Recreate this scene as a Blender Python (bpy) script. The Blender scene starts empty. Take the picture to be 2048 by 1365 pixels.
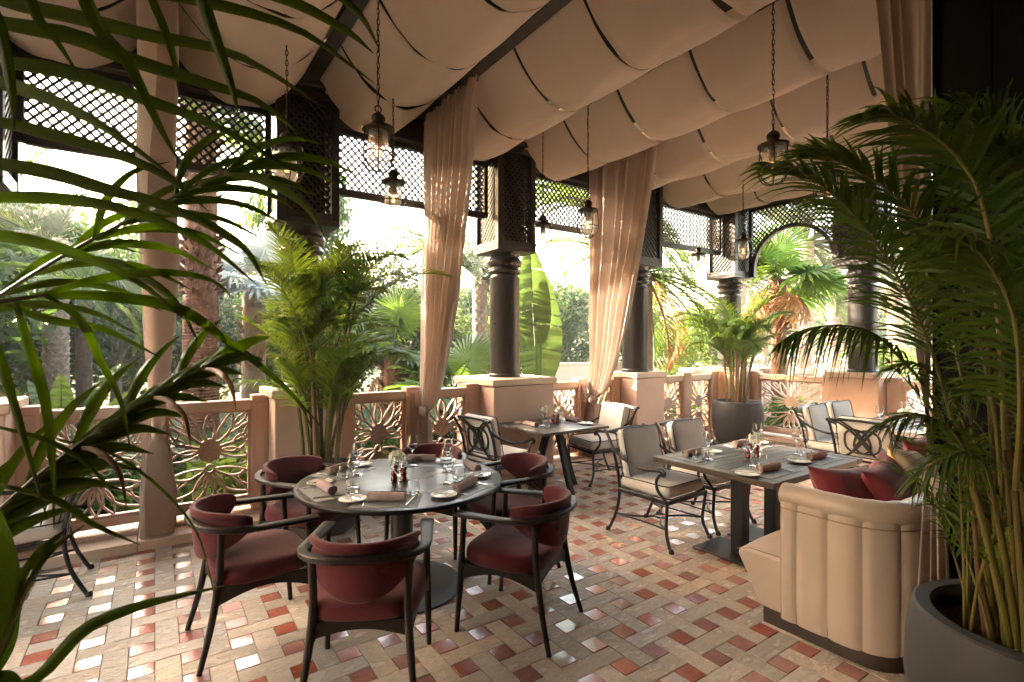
import bpy, bmesh, math, random
from mathutils import Vector, Matrix, Euler, noise
random.seed(7)
S = bpy.context.scene
COL = S.collection
PI = math.pi
R = math.radians

# ------------------------------------------------------------------ camera, world, sun, exposure
H = 1.65                                   # eye height above the terrace floor
YAW = 0.60509
cd = bpy.data.cameras.new('camera'); cam = bpy.data.objects.new('camera', cd); COL.objects.link(cam)
cam.location = (0, 0, H); cam.rotation_euler = (PI / 2, 0, -YAW)
cd.sensor_width = 36; cd.lens = 18.13; cd.shift_y = 0.0022
cd.clip_start = 0.05; cd.clip_end = 1500
cd.dof.use_dof = True; cd.dof.focus_distance = 3.9; cd.dof.aperture_fstop = 8.0
S.camera = cam

SUN_AZ = Vector((-0.55, 0.835)).normalized(); SUN_EL = R(21)
w = bpy.data.worlds.new('World'); S.world = w; w.use_nodes = True
nt = w.node_tree
sk = nt.nodes.new('ShaderNodeTexSky'); sk.sky_type = 'NISHITA'; sk.sun_disc = False
sk.sun_elevation = SUN_EL; sk.sun_rotation = math.atan2(SUN_AZ.x, SUN_AZ.y)
sk.air_density = 1.6; sk.dust_density = 5.0; sk.ozone_density = 1.0
wm = nt.nodes.new('ShaderNodeMix'); wm.data_type = 'RGBA'; wm.blend_type = 'MULTIPLY'; wm.inputs[0].default_value = 1.0; wm.inputs[7].default_value = (1.085, .97, .915, 1)   # warm tint on the sky, standing in for white balance
nt.links.new(sk.outputs[0], wm.inputs[6]); nt.links.new(wm.outputs[2], nt.nodes['Background'].inputs[0])
nt.nodes['Background'].inputs[1].default_value = 0.15
sl = bpy.data.lights.new('sun', 'SUN'); sl.energy = 2.9; sl.angle = R(0.5); sl.color = (1, 0.86, 0.68)
sun = bpy.data.objects.new('sun', sl); COL.objects.link(sun)
sd = Vector((SUN_AZ.x * math.cos(SUN_EL), SUN_AZ.y * math.cos(SUN_EL), math.sin(SUN_EL)))
sun.rotation_euler = (-sd).to_track_quat('-Z', 'Y').to_euler(); sun.location = (0, 0, 12)
vs = S.view_settings
S.display_settings.display_device = 'sRGB'
vs.view_transform = 'Standard'; vs.look = 'None'; vs.exposure = 4.5; vs.gamma = 1.0; vs.use_curve_mapping = False
S.render.engine = 'CYCLES'
cy = S.cycles
cy.max_bounces = 12; cy.diffuse_bounces = 5; cy.glossy_bounces = 4; cy.transmission_bounces = 10; cy.transparent_max_bounces = 24
cy.caustics_reflective = False; cy.caustics_refractive = False
cy.sample_clamp_indirect = 6.0
cy.use_denoising = True
cy.use_adaptive_sampling = True; cy.adaptive_threshold = 0.01

CY, SY = math.cos(YAW), math.sin(YAW)
FPX = 1031.2
def at(u, v, D):
    """the place D metres in front of the eye that the photo shows at pixel (u, v)"""
    x = (u - 1024) / FPX * D
    return Vector((CY * x + SY * D, -SY * x + CY * D, H - (v - 687) * D / FPX))
def pix(p):
    D = SY * p[0] + CY * p[1]
    if D < 0.05: return None
    return (1024 + FPX * (CY * p[0] - SY * p[1]) / D, 687 + FPX * (H - p[2]) / D, D)

# ------------------------------------------------------------------ materials
def new_mat(name):
    m = bpy.data.materials.new(name); m.use_nodes = True
    return m, m.node_tree, m.node_tree.nodes['Principled BSDF']
def N(nt, t, **kw):
    n = nt.nodes.new(t)
    for k, v in kw.items(): setattr(n, k, v)
    return n
def mat(name, col, col2=None, rough=0.6, metal=0.0, spec=0.5, scale=8.0, detail=5.0, stretch=(1, 1, 1), bump=0.0, bscale=60.0,
        bdist=0.004, rvar=0.0, objvar=0.0, coat=0.0, sheen=0.0, trans=0.0, transcol=None, isl=0.0):
    """principled material: two colours mixed by noise, fine relief, variation per object or per piece, thin translucency"""
    m, nt, b = new_mat(name); L = nt.links.new
    tc = N(nt, 'ShaderNodeTexCoord'); mp = N(nt, 'ShaderNodeMapping'); mp.inputs['Scale'].default_value = stretch
    L(tc.outputs['Object'], mp.inputs[0])
    oi = N(nt, 'ShaderNodeObjectInfo')
    va = N(nt, 'ShaderNodeVectorMath', operation='ADD'); sc_ = N(nt, 'ShaderNodeVectorMath', operation='SCALE')
    L(oi.outputs['Random'], sc_.inputs[0]); sc_.inputs['Scale'].default_value = 37.0
    L(mp.outputs[0], va.inputs[0]); L(sc_.outputs[0], va.inputs[1])
    nz = N(nt, 'ShaderNodeTexNoise'); nz.inputs['Scale'].default_value = scale; nz.inputs['Detail'].default_value = detail
    L(va.outputs[0], nz.inputs['Vector'])
    mx = N(nt, 'ShaderNodeMix', data_type='RGBA')
    c2 = col2 or tuple(c * 0.8 for c in col)
    mx.inputs[6].default_value = (*col, 1); mx.inputs[7].default_value = (*c2, 1)
    rp = N(nt, 'ShaderNodeMapRange'); rp.inputs[1].default_value = 0.3; rp.inputs[2].default_value = 0.7
    L(nz.outputs[0], rp.inputs[0]); L(rp.outputs[0], mx.inputs[0])
    out = mx.outputs[2]
    if objvar or isl:
        hs = N(nt, 'ShaderNodeHueSaturation')
        ad = N(nt, 'ShaderNodeMath', operation='ADD'); fr = N(nt, 'ShaderNodeMath', operation='FRACT')
        ge = N(nt, 'ShaderNodeNewGeometry')
        L(oi.outputs['Random'], ad.inputs[0])
        if isl: L(ge.outputs['Random Per Island'], ad.inputs[1])
        else: ad.inputs[1].default_value = 0
        L(ad.outputs[0], fr.inputs[0])
        mr = N(nt, 'ShaderNodeMapRange'); v = max(objvar, isl); mr.inputs[3].default_value = 1 - v; mr.inputs[4].default_value = 1 + v
        L(fr.outputs[0], mr.inputs[0]); L(mr.outputs[0], hs.inputs['Value'])
        mh = N(nt, 'ShaderNodeMapRange'); mh.inputs[3].default_value = 0.5 - v * 0.05; mh.inputs[4].default_value = 0.5 + v * 0.05
        m7 = N(nt, 'ShaderNodeMath', operation='MULTIPLY'); m7.inputs[1].default_value = 7.31; f7 = N(nt, 'ShaderNodeMath', operation='FRACT')
        L(fr.outputs[0], m7.inputs[0]); L(m7.outputs[0], f7.inputs[0]); L(f7.outputs[0], mh.inputs[0]); L(mh.outputs[0], hs.inputs['Hue'])
        L(out, hs.inputs['Color']); out = hs.outputs[0]
    L(out, b.inputs['Base Color'])
    b.inputs['Roughness'].default_value = rough; b.inputs['Metallic'].default_value = metal
    b.inputs['Specular IOR Level'].default_value = spec
    if coat: b.inputs['Coat Weight'].default_value = coat; b.inputs['Coat Roughness'].default_value = 0.12
    if sheen: b.inputs['Sheen Weight'].default_value = sheen; b.inputs['Sheen Roughness'].default_value = 0.5
    if rvar:
        r2 = N(nt, 'ShaderNodeMapRange'); r2.inputs[3].default_value = max(0.03, rough - rvar); r2.inputs[4].default_value = rough + rvar
        L(nz.outputs[0], r2.inputs[0]); L(r2.outputs[0], b.inputs['Roughness'])
    if bump:
        bn = N(nt, 'ShaderNodeTexNoise'); bn.inputs['Scale'].default_value = bscale; bn.inputs['Detail'].default_value = 6
        L(va.outputs[0], bn.inputs['Vector'])
        bu = N(nt, 'ShaderNodeBump'); bu.inputs['Strength'].default_value = bump; bu.inputs['Distance'].default_value = bdist
        L(bn.outputs[0], bu.inputs['Height']); L(bu.outputs[0], b.inputs['Normal'])
    if trans:
        tr = N(nt, 'ShaderNodeBsdfTranslucent'); ms = N(nt, 'ShaderNodeMixShader'); ms.inputs[0].default_value = trans
        if transcol:
            tm = N(nt, 'ShaderNodeMix', data_type='RGBA', blend_type='MULTIPLY'); tm.inputs[0].default_value = 0.0
            tr.inputs[0].default_value = (*transcol, 1)
        else: L(out, tr.inputs[0])
        o = [n for n in nt.nodes if n.type == 'OUTPUT_MATERIAL'][0]
        L(b.outputs[0], ms.inputs[1]); L(tr.outputs[0], ms.inputs[2]); L(ms.outputs[0], o.inputs[0])
    return m

def stone_floor(name, c1, c2, c3, rough, rough2, bump, dist, streak):
    """riven paving stone: layered colour, flaky relief, uneven polish; every slab shifted and shaded by its own random number"""
    m, nt, b = new_mat(name); L = nt.links.new
    ge = N(nt, 'ShaderNodeNewGeometry'); oi = N(nt, 'ShaderNodeObjectInfo')
    tc = N(nt, 'ShaderNodeTexCoord')
    ad = N(nt, 'ShaderNodeMath', operation='ADD'); fr = N(nt, 'ShaderNodeMath', operation='FRACT')
    L(ge.outputs['Random Per Island'], ad.inputs[0]); L(oi.outputs['Random'], ad.inputs[1]); L(ad.outputs[0], fr.inputs[0])
    sc_ = N(nt, 'ShaderNodeVectorMath', operation='SCALE'); sc_.inputs['Scale'].default_value = 53.0; L(fr.outputs[0], sc_.inputs[0])
    va = N(nt, 'ShaderNodeVectorMath', operation='ADD'); L(ge.outputs['Position'], va.inputs[0]); L(sc_.outputs[0], va.inputs[1])
    mp = N(nt, 'ShaderNodeMapping'); mp.inputs['Scale'].default_value = streak; L(va.outputs[0], mp.inputs[0])
    rot = N(nt, 'ShaderNodeMath', operation='MULTIPLY'); rot.inputs[1].default_value = 6.283; L(fr.outputs[0], rot.inputs[0])
    cx = N(nt, 'ShaderNodeCombineXYZ'); L(rot.outputs[0], cx.inputs[2]); L(cx.outputs[0], mp.inputs['Rotation'])
    n1 = N(nt, 'ShaderNodeTexNoise'); n1.inputs['Scale'].default_value = 9; n1.inputs['Detail'].default_value = 6; L(mp.outputs[0], n1.inputs['Vector'])
    n2 = N(nt, 'ShaderNodeTexNoise'); n2.inputs['Scale'].default_value = 55; n2.inputs['Detail'].default_value = 6; L(mp.outputs[0], n2.inputs['Vector'])
    r1 = N(nt, 'ShaderNodeMapRange'); r1.inputs[1].default_value = 0.32; r1.inputs[2].default_value = 0.68; L(n1.outputs[0], r1.inputs[0])
    mx = N(nt, 'ShaderNodeMix', data_type='RGBA'); mx.inputs[6].default_value = (*c1, 1); mx.inputs[7].default_value = (*c2, 1); L(r1.outputs[0], mx.inputs[0])
    r2 = N(nt, 'ShaderNodeMapRange'); r2.inputs[1].default_value = 0.58; r2.inputs[2].default_value = 0.72; r2.inputs[4].default_value = 0.7; L(n2.outputs[0], r2.inputs[0])
    m2 = N(nt, 'ShaderNodeMix', data_type='RGBA'); m2.inputs[7].default_value = (*c3, 1); L(mx.outputs[2], m2.inputs[6]); L(r2.outputs[0], m2.inputs[0])
    hs = N(nt, 'ShaderNodeHueSaturation'); mr = N(nt, 'ShaderNodeMapRange'); mr.inputs[3].default_value = 0.78; mr.inputs[4].default_value = 1.18
    L(fr.outputs[0], mr.inputs[0]); L(mr.outputs[0], hs.inputs['Value']); L(m2.outputs[2], hs.inputs['Color'])
    s9 = N(nt, 'ShaderNodeMath', operation='MULTIPLY'); s9.inputs[1].default_value = 9.7; f9 = N(nt, 'ShaderNodeMath', operation='FRACT')
    L(fr.outputs[0], s9.inputs[0]); L(s9.outputs[0], f9.inputs[0])
    ms = N(nt, 'ShaderNodeMapRange'); ms.inputs[3].default_value = 0.72; ms.inputs[4].default_value = 1.15; L(f9.outputs[0], ms.inputs[0]); L(ms.outputs[0], hs.inputs['Saturation'])
    L(hs.outputs[0], b.inputs['Base Color'])
    rr = N(nt, 'ShaderNodeMapRange'); rr.inputs[1].default_value = 0.3; rr.inputs[2].default_value = 0.7; rr.inputs[3].default_value = rough; rr.inputs[4].default_value = rough2
    L(n1.outputs[0], rr.inputs[0]); L(rr.outputs[0], b.inputs['Roughness'])
    b.inputs['Specular IOR Level'].default_value = 0.8; b.inputs['Coat Weight'].default_value = .35; b.inputs['Coat Roughness'].default_value = .12
    # flaky relief: noise with plateaus
    n3 = N(nt, 'ShaderNodeTexNoise'); n3.inputs['Scale'].default_value = 17; n3.inputs['Detail'].default_value = 10; n3.inputs['Roughness'].default_value = 0.64
    n3.inputs['Distortion'].default_value = 0.6; L(mp.outputs[0], n3.inputs['Vector'])
    q = N(nt, 'ShaderNodeMath', operation='SNAP'); q.inputs[1].default_value = 0.07; L(n3.outputs[0], q.inputs[0])
    qa = N(nt, 'ShaderNodeMath', operation='ADD'); qm = N(nt, 'ShaderNodeMath', operation='MULTIPLY'); qm.inputs[1].default_value = 0.8
    L(q.outputs[0], qm.inputs[0]); L(qm.outputs[0], qa.inputs[0]); L(n3.outputs[0], qa.inputs[1])
    bu = N(nt, 'ShaderNodeBump'); bu.inputs['Strength'].default_value = bump; bu.inputs['Distance'].default_value = dist
    L(qa.outputs[0], bu.inputs['Height']); L(bu.outputs[0], b.inputs['Normal']); L(bu.outputs[0], b.inputs['Coat Normal'])
    return m

def glass_mat(name, tint=(1, 1, 1), rough=0.0, bump=0.0):
    """thin clear glass: straight-through transmission with Fresnel reflection"""
    m, nt, b = new_mat(name); L = nt.links.new
    nt.nodes.remove(b)
    tr = N(nt, 'ShaderNodeBsdfTransparent'); tr.inputs[0].default_value = (*tint, 1)
    gl = N(nt, 'ShaderNodeBsdfGlossy'); gl.inputs['Roughness'].default_value = rough
    lw = N(nt, 'ShaderNodeLayerWeight'); lw.inputs[0].default_value = 0.5          # facing: the same for both sides of the sheet
    pw = N(nt, 'ShaderNodeMath', operation='POWER'); pw.inputs[1].default_value = 4.0; L(lw.outputs['Facing'], pw.inputs[0])
    fr = N(nt, 'ShaderNodeMapRange'); fr.inputs[3].default_value = 0.045; fr.inputs[4].default_value = 0.9; L(pw.outputs[0], fr.inputs[0])
    ms = N(nt, 'ShaderNodeMixShader'); L(fr.outputs[0], ms.inputs[0]); L(tr.outputs[0], ms.inputs[1]); L(gl.outputs[0], ms.inputs[2])
    if bump:
        nz = N(nt, 'ShaderNodeTexNoise'); nz.inputs['Scale'].default_value = 55; bu = N(nt, 'ShaderNodeBump'); bu.inputs['Strength'].default_value = bump; bu.inputs['Distance'].default_value = 0.01
        L(nz.outputs[0], bu.inputs['Height']); L(bu.outputs[0], gl.inputs['Normal']); L(bu.outputs[0], lw.inputs['Normal'])
    o = [n for n in nt.nodes if n.type == 'OUTPUT_MATERIAL'][0]; L(ms.outputs[0], o.inputs[0])
    return m
def glow_mat(name, col, strength):
    m, nt, b = new_mat(name)
    b.inputs['Base Color'].default_value = (*col, 1); b.inputs['Emission Color'].default_value = (*col, 1); b.inputs['Emission Strength'].default_value = strength
    return m

M = {}
M['slab'] = stone_floor('riven_limestone', (.66, .54, .41), (.55, .44, .33), (.71, .60, .47), .12, .32, .9, .020, (1, 2.2, 1))
M['red'] = stone_floor('polished_red_marble', (.42, .155, .11), (.32, .105, .075), (.56, .30, .22), .07, .22, .10, .003, (1.5, 1.5, 1))
M['grout'] = mat('grout', (.20, .16, .125), (.14, .11, .085), rough=.85, scale=30)
M['stone'] = mat('pink_sandstone', (.63, .435, .335), (.54, .36, .27), rough=.62, scale=2.2, detail=8, bump=.12, bscale=130, bdist=.002, objvar=.05)
M['stonecap'] = mat('pale_sandstone', (.66, .51, .39), (.58, .43, .33), rough=.5, scale=5, detail=8, bump=.12, bscale=110, bdist=.002, objvar=.06)
M['fret'] = mat('painted_fretwork', (.62, .445, .35), (.57, .40, .31), rough=.5, scale=6, bump=.05, bscale=90)
M['dark'] = mat('dark_painted_timber', (.036, .030, .026), (.026, .022, .019), rough=.42, scale=7, stretch=(1, 1, .15), bump=.12, bscale=70, bdist=.002)
M['column'] = mat('dark_bronze_column', (.030, .027, .025), (.021, .019, .018), rough=.32, rvar=.08, scale=5, bump=.04, bscale=50)
M['black'] = mat('black_wall_paint', (.006, .006, .006), (.009, .009, .009), rough=.75, spec=.08, scale=9)
M['canopy'] = mat('canvas_canopy', (.84, .745, .665), (.785, .69, .61), rough=.9, spec=.15, scale=1.6, bump=.18, bscale=9, bdist=.02, trans=.46, objvar=.03)
M['hem'] = mat('canvas_hem', (.55, .42, .32), (.52, .40, .30), rough=.9, spec=.15, scale=8)
M['curtain'] = mat('curtain_cloth', (.50, .40, .335), (.46, .365, .305), rough=.85, spec=.2, scale=4, bump=.1, bscale=35, bdist=.006, trans=.3, sheen=.2)
M['iron'] = mat('black_cast_metal', (.022, .022, .023), (.03, .03, .031), rough=.38, metal=.3, scale=40, bump=.1, bscale=160, bdist=.001)
M['cushion'] = mat('off_white_outdoor_fabric', (.66, .635, .59), (.62, .59, .545), rough=.85, spec=.2, scale=6, bump=.25, bscale=420, bdist=.001)
M['piping'] = mat('dark_piping', (.035, .035, .04), rough=.7, scale=20)
M['burgundy'] = mat('burgundy_wool', (.092, .011, .016), (.072, .009, .012), rough=.85, spec=.2, scale=9, sheen=.12, bump=.2, bscale=380, bdist=.001)
M['wenge'] = mat('dark_stained_wood', (.016, .009, .006), (.009, .0055, .004), rough=.45, spec=.25, scale=9, stretch=(1, 1, .12), bump=.08, bscale=60, bdist=.001)
M['tabletop'] = mat('dark_grained_tabletop', (.060, .054, .050), (.040, .035, .032), rough=.30, rvar=.08, scale=5, stretch=(.25, 2.2, 1), bump=.06, bscale=45, bdist=.001, objvar=.12)
M['tablemetal'] = mat('black_powder_coat', (.016, .016, .017), (.021, .021, .022), rough=.4, scale=60, bump=.08, bscale=300, bdist=.0006)
M['plankdark'] = mat('oiled_dark_plank', (.075, .055, .045), (.045, .033, .028), rough=.36, rvar=.08, spec=.35, scale=6, stretch=(.2, 3, 1), bump=.1, bscale=40, bdist=.001, objvar=.16)
M['mat_grey'] = mat('woven_grey_vinyl', (.235, .235, .23), (.195, .195, .19), rough=.55, scale=120, bump=.35, bscale=500, bdist=.001)
M['napkin'] = mat('mauve_linen', (.40, .29, .265), (.34, .245, .225), rough=.9, spec=.15, scale=22, bump=.35, bscale=120, bdist=.002)
M['napkin_pink'] = mat('pinkish_linen', (.50, .36, .31), (.44, .31, .27), rough=.9, spec=.15, scale=22, bump=.35, bscale=120, bdist=.002)
M['china'] = mat('glazed_china', (.80, .77, .70), (.78, .74, .67), rough=.12, scale=3)
M['steel'] = mat('polished_steel', (.62, .60, .57), (.58, .56, .53), rough=.14, metal=1.0, scale=30)
M['glass'] = glass_mat('clear_glass', (.985, .99, .99))
def solid_glass(name):
    m, nt, b = new_mat(name)
    b.inputs['Base Color'].default_value = (.97, .985, .985, 1); b.inputs['Transmission Weight'].default_value = 1.0; b.inputs['IOR'].default_value = 1.45; b.inputs['Roughness'].default_value = 0.0
    return m
M['crystal'] = solid_glass('blown_glass')
M['seedglass'] = glass_mat('seeded_glass', (.93, .95, .95), .03, .6)
_n = M['seedglass'].node_tree; _o = [n for n in _n.nodes if n.type == 'OUTPUT_MATERIAL'][0]; _m = [n for n in _n.nodes if n.type == 'MIX_SHADER'][0]
_t = N(_n, 'ShaderNodeBsdfTranslucent'); _t.inputs[0].default_value = (.85, .9, .9, 1); _x = N(_n, 'ShaderNodeMixShader')
_z = N(_n, 'ShaderNodeTexNoise'); _z.inputs['Scale'].default_value = 90; _r = N(_n, 'ShaderNodeMapRange'); _r.inputs[1].default_value = .5; _r.inputs[2].default_value = .68; _r.inputs[3].default_value = .12; _r.inputs[4].default_value = .6
_n.links.new(_z.outputs[0], _r.inputs[0]); _n.links.new(_r.outputs[0], _x.inputs[0]); _n.links.new(_m.outputs[0], _x.inputs[1]); _n.links.new(_t.outputs[0], _x.inputs[2]); _n.links.new(_x.outputs[0], _o.inputs[0])
M['water'] = glass_mat('still_water', (.96, .98, .97))
M['mill'] = mat('red_lacquered_mill', (.23, .008, .012), (.19, .006, .01), rough=.1, scale=10, coat=.8)
M['petal'] = mat('white_hydrangea', (.80, .80, .66), (.76, .78, .58), rough=.7, scale=30, trans=.25)
M['stem_green'] = mat('cut_stem', (.10, .19, .045), rough=.6)
M['bronze'] = mat('aged_bronze', (.055, .034, .024), (.035, .024, .018), rough=.48, metal=.65, scale=14, bump=.1, bscale=90, bdist=.001)
M['filament'] = glow_mat('glowing_filament', (1.0, .38, .07), 0.9)
M['leather'] = mat('cream_leather', (.44, .35, .275), (.40, .315, .245), rough=.42, spec=.45, scale=4, detail=8, bump=.14, bscale=55, bdist=.003, sheen=.1)
M['seam'] = mat('stitched_seam', (.30, .20, .12), rough=.7)
M['plinth'] = mat('dark_plinth_wood', (.035, .020, .014), (.024, .014, .010), rough=.5, scale=7, stretch=(.2, 1, 1))
M['embroid'] = mat('embroidered_cream_linen', (.72, .57, .38), (.68, .52, .33), rough=.85, scale=9, bump=.15, bscale=200, bdist=.001)
M['gold'] = mat('golden_cord', (.55, .27, .035), rough=.6)
M['velvet'] = mat('red_velvet', (.235, .022, .030), (.17, .014, .020), rough=.75, sheen=.15, scale=6)
M['pot'] = mat('charcoal_planter', (.034, .034, .036), (.028, .028, .030), rough=.62, scale=14, detail=8, bump=.12, bscale=220, bdist=.001)
M['soil'] = mat('potting_soil', (.045, .026, .016), (.09, .05, .028), rough=1, scale=60, bump=.8, bscale=90, bdist=.02)
def leaf(name, c, c2, t, tc, rough=.48):
    return mat(name, c, c2, rough=rough, spec=.3, scale=7, trans=t, transcol=tc, isl=.22, objvar=.1, bump=.06, bscale=60)
M['areca'] = leaf('areca_leaf', (.065, .12, .016), (.045, .09, .013), .45, (.24, .36, .025))
M['areca_far'] = leaf('areca_leaf_bright', (.055, .11, .016), (.038, .08, .013), .38, (.19, .30, .028))
_m, _n, _b = new_mat('foreground_leaf'); M['nearleaf'] = _m; _L = _n.links.new
_al = N(_n, 'ShaderNodeAttribute', attribute_name='along'); _ac = N(_n, 'ShaderNodeAttribute', attribute_name='across'); _oi = N(_n, 'ShaderNodeObjectInfo'); _tc = N(_n, 'ShaderNodeTexCoord')
_nz = N(_n, 'ShaderNodeTexNoise'); _nz.inputs['Scale'].default_value = 14; _nz.inputs['Detail'].default_value = 5; _L(_tc.outputs['Object'], _nz.inputs['Vector'])
_g = N(_n, 'ShaderNodeMix', data_type='RGBA'); _g.inputs[6].default_value = (.034, .066, .004, 1); _g.inputs[7].default_value = (.080, .12, .007, 1)
_ga = N(_n, 'ShaderNodeMath', operation='ADD'); _gm = N(_n, 'ShaderNodeMath', operation='MULTIPLY'); _gm.inputs[1].default_value = .5; _L(_oi.outputs['Random'], _gm.inputs[0]); _L(_gm.outputs[0], _ga.inputs[0])
_g2 = N(_n, 'ShaderNodeMath', operation='MULTIPLY'); _g2.inputs[1].default_value = .5; _L(_nz.outputs[0], _g2.inputs[0]); _L(_g2.outputs[0], _ga.inputs[1]); _L(_ga.outputs[0], _g.inputs[0])
_v = N(_n, 'ShaderNodeMath', operation='MULTIPLY'); _v.inputs[1].default_value = 46; _L(_ac.outputs['Fac'], _v.inputs[0]); _vs = N(_n, 'ShaderNodeMath', operation='SINE'); _L(_v.outputs[0], _vs.inputs[0])
_hv = N(_n, 'ShaderNodeHueSaturation'); _hr = N(_n, 'ShaderNodeMapRange'); _hr.inputs[1].default_value = -1; _hr.inputs[3].default_value = .78; _hr.inputs[4].default_value = 1.15; _L(_vs.outputs[0], _hr.inputs[0]); _L(_hr.outputs[0], _hv.inputs['Value']); _L(_g.outputs[2], _hv.inputs['Color'])
_ta = N(_n, 'ShaderNodeMath', operation='MULTIPLY_ADD'); _ta.inputs[1].default_value = .35; _L(_nz.outputs[0], _ta.inputs[0]); _L(_al.outputs['Fac'], _ta.inputs[2])
_tr = N(_n, 'ShaderNodeMapRange'); _tr.inputs[1].default_value = 1.06; _tr.inputs[2].default_value = 1.16; _L(_ta.outputs[0], _tr.inputs[0])
_tm = N(_n, 'ShaderNodeMix', data_type='RGBA'); _tm.inputs[7].default_value = (.075, .035, .014, 1); _L(_hv.outputs[0], _tm.inputs[6]); _L(_tr.outputs[0], _tm.inputs[0]); _L(_tm.outputs[2], _b.inputs['Base Color'])
_b.inputs['Roughness'].default_value = .5; _b.inputs['Specular IOR Level'].default_value = .16
_bu = N(_n, 'ShaderNodeBump'); _bu.inputs['Strength'].default_value = .35; _bu.inputs['Distance'].default_value = .0012; _L(_vs.outputs[0], _bu.inputs['Height']); _L(_bu.outputs[0], _b.inputs['Normal'])
_tl = N(_n, 'ShaderNodeBsdfTranslucent'); _t2 = N(_n, 'ShaderNodeMix', data_type='RGBA'); _t2.inputs[6].default_value = (.25, .34, .016, 1); _t2.inputs[7].default_value = (.10, .05, .02, 1); _L(_tr.outputs[0], _t2.inputs[0]); _L(_t2.outputs[2], _tl.inputs[0])
_ms = N(_n, 'ShaderNodeMixShader'); _ms.inputs[0].default_value = .45; _L(_b.outputs[0], _ms.inputs[1]); _L(_tl.outputs[0], _ms.inputs[2]); _L(_ms.outputs[0], [q for q in _n.nodes if q.type == 'OUTPUT_MATERIAL'][0].inputs[0])
M['bigleaf'] = leaf('deep_green_leaf', (.042, .080, .009), (.028, .058, .007), .40, (.17, .27, .02), .55)
M['dryleaf'] = mat('dry_leaf', (.20, .10, .035), (.12, .055, .02), rough=.7, trans=.3, transcol=(.45, .22, .06), isl=.3)
M['cane'] = mat('yellow_cane', (.150, .115, .022), (.085, .085, .018), rough=.45, scale=6, stretch=(1, 1, .4), objvar=.25)
M['canebrown'] = mat('sheathed_cane', (.17, .10, .04), (.10, .055, .022), rough=.6, scale=9, stretch=(1, 1, .3), objvar=.25)
M['fan'] = leaf('fan_palm_leaf', (.07, .135, .02), (.05, .105, .016), .38, (.22, .36, .04))
M['silver'] = leaf('silver_fan_leaf', (.40, .45, .42), (.33, .38, .36), .3, (.50, .56, .50), .5)
M['date'] = leaf('date_palm_leaf', (.075, .10, .04), (.055, .08, .032), .28, (.18, .21, .07), .5)
M['banana'] = leaf('banana_leaf', (.07, .12, .035), (.052, .095, .026), .24, (.16, .25, .05))
M['broad'] = leaf('garden_leaf', (.045, .085, .017), (.028, .06, .012), .28, (.11, .20, .025))
M['broad2'] = leaf('grey_green_leaf', (.05, .072, .035), (.036, .055, .026), .22, (.10, .14, .06), .6)
M['yellowgreen'] = leaf('lime_leaf', (.10, .15, .024), (.07, .115, .02), .34, (.24, .33, .045))
M['trunk'] = mat('fibrous_palm_trunk', (.27, .13, .075), (.11, .05, .03), rough=.95, scale=14, stretch=(1, 1, .5), bump=.9, bscale=35, bdist=.03)
M['palebark'] = mat('pale_palm_bark', (.34, .25, .175), (.21, .145, .10), rough=.95, scale=10, bump=.6, bscale=30, bdist=.02, isl=.2)
M['bark'] = mat('tree_bark', (.16, .115, .08), (.09, .065, .045), rough=.95, scale=10, bump=.7, bscale=22, bdist=.02)
M['soilground'] = mat('garden_soil', (.09, .085, .04), (.05, .065, .022), rough=1, scale=1.2, detail=9, bump=.5, bscale=6, bdist=.1)
M['lawn'] = mat('lawn', (.055, .10, .02), (.075, .12, .025), rough=.95, scale=2)
M['pave'] = mat('garden_paving', (.50, .42, .34), (.42, .35, .28), rough=.85, scale=2)

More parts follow.
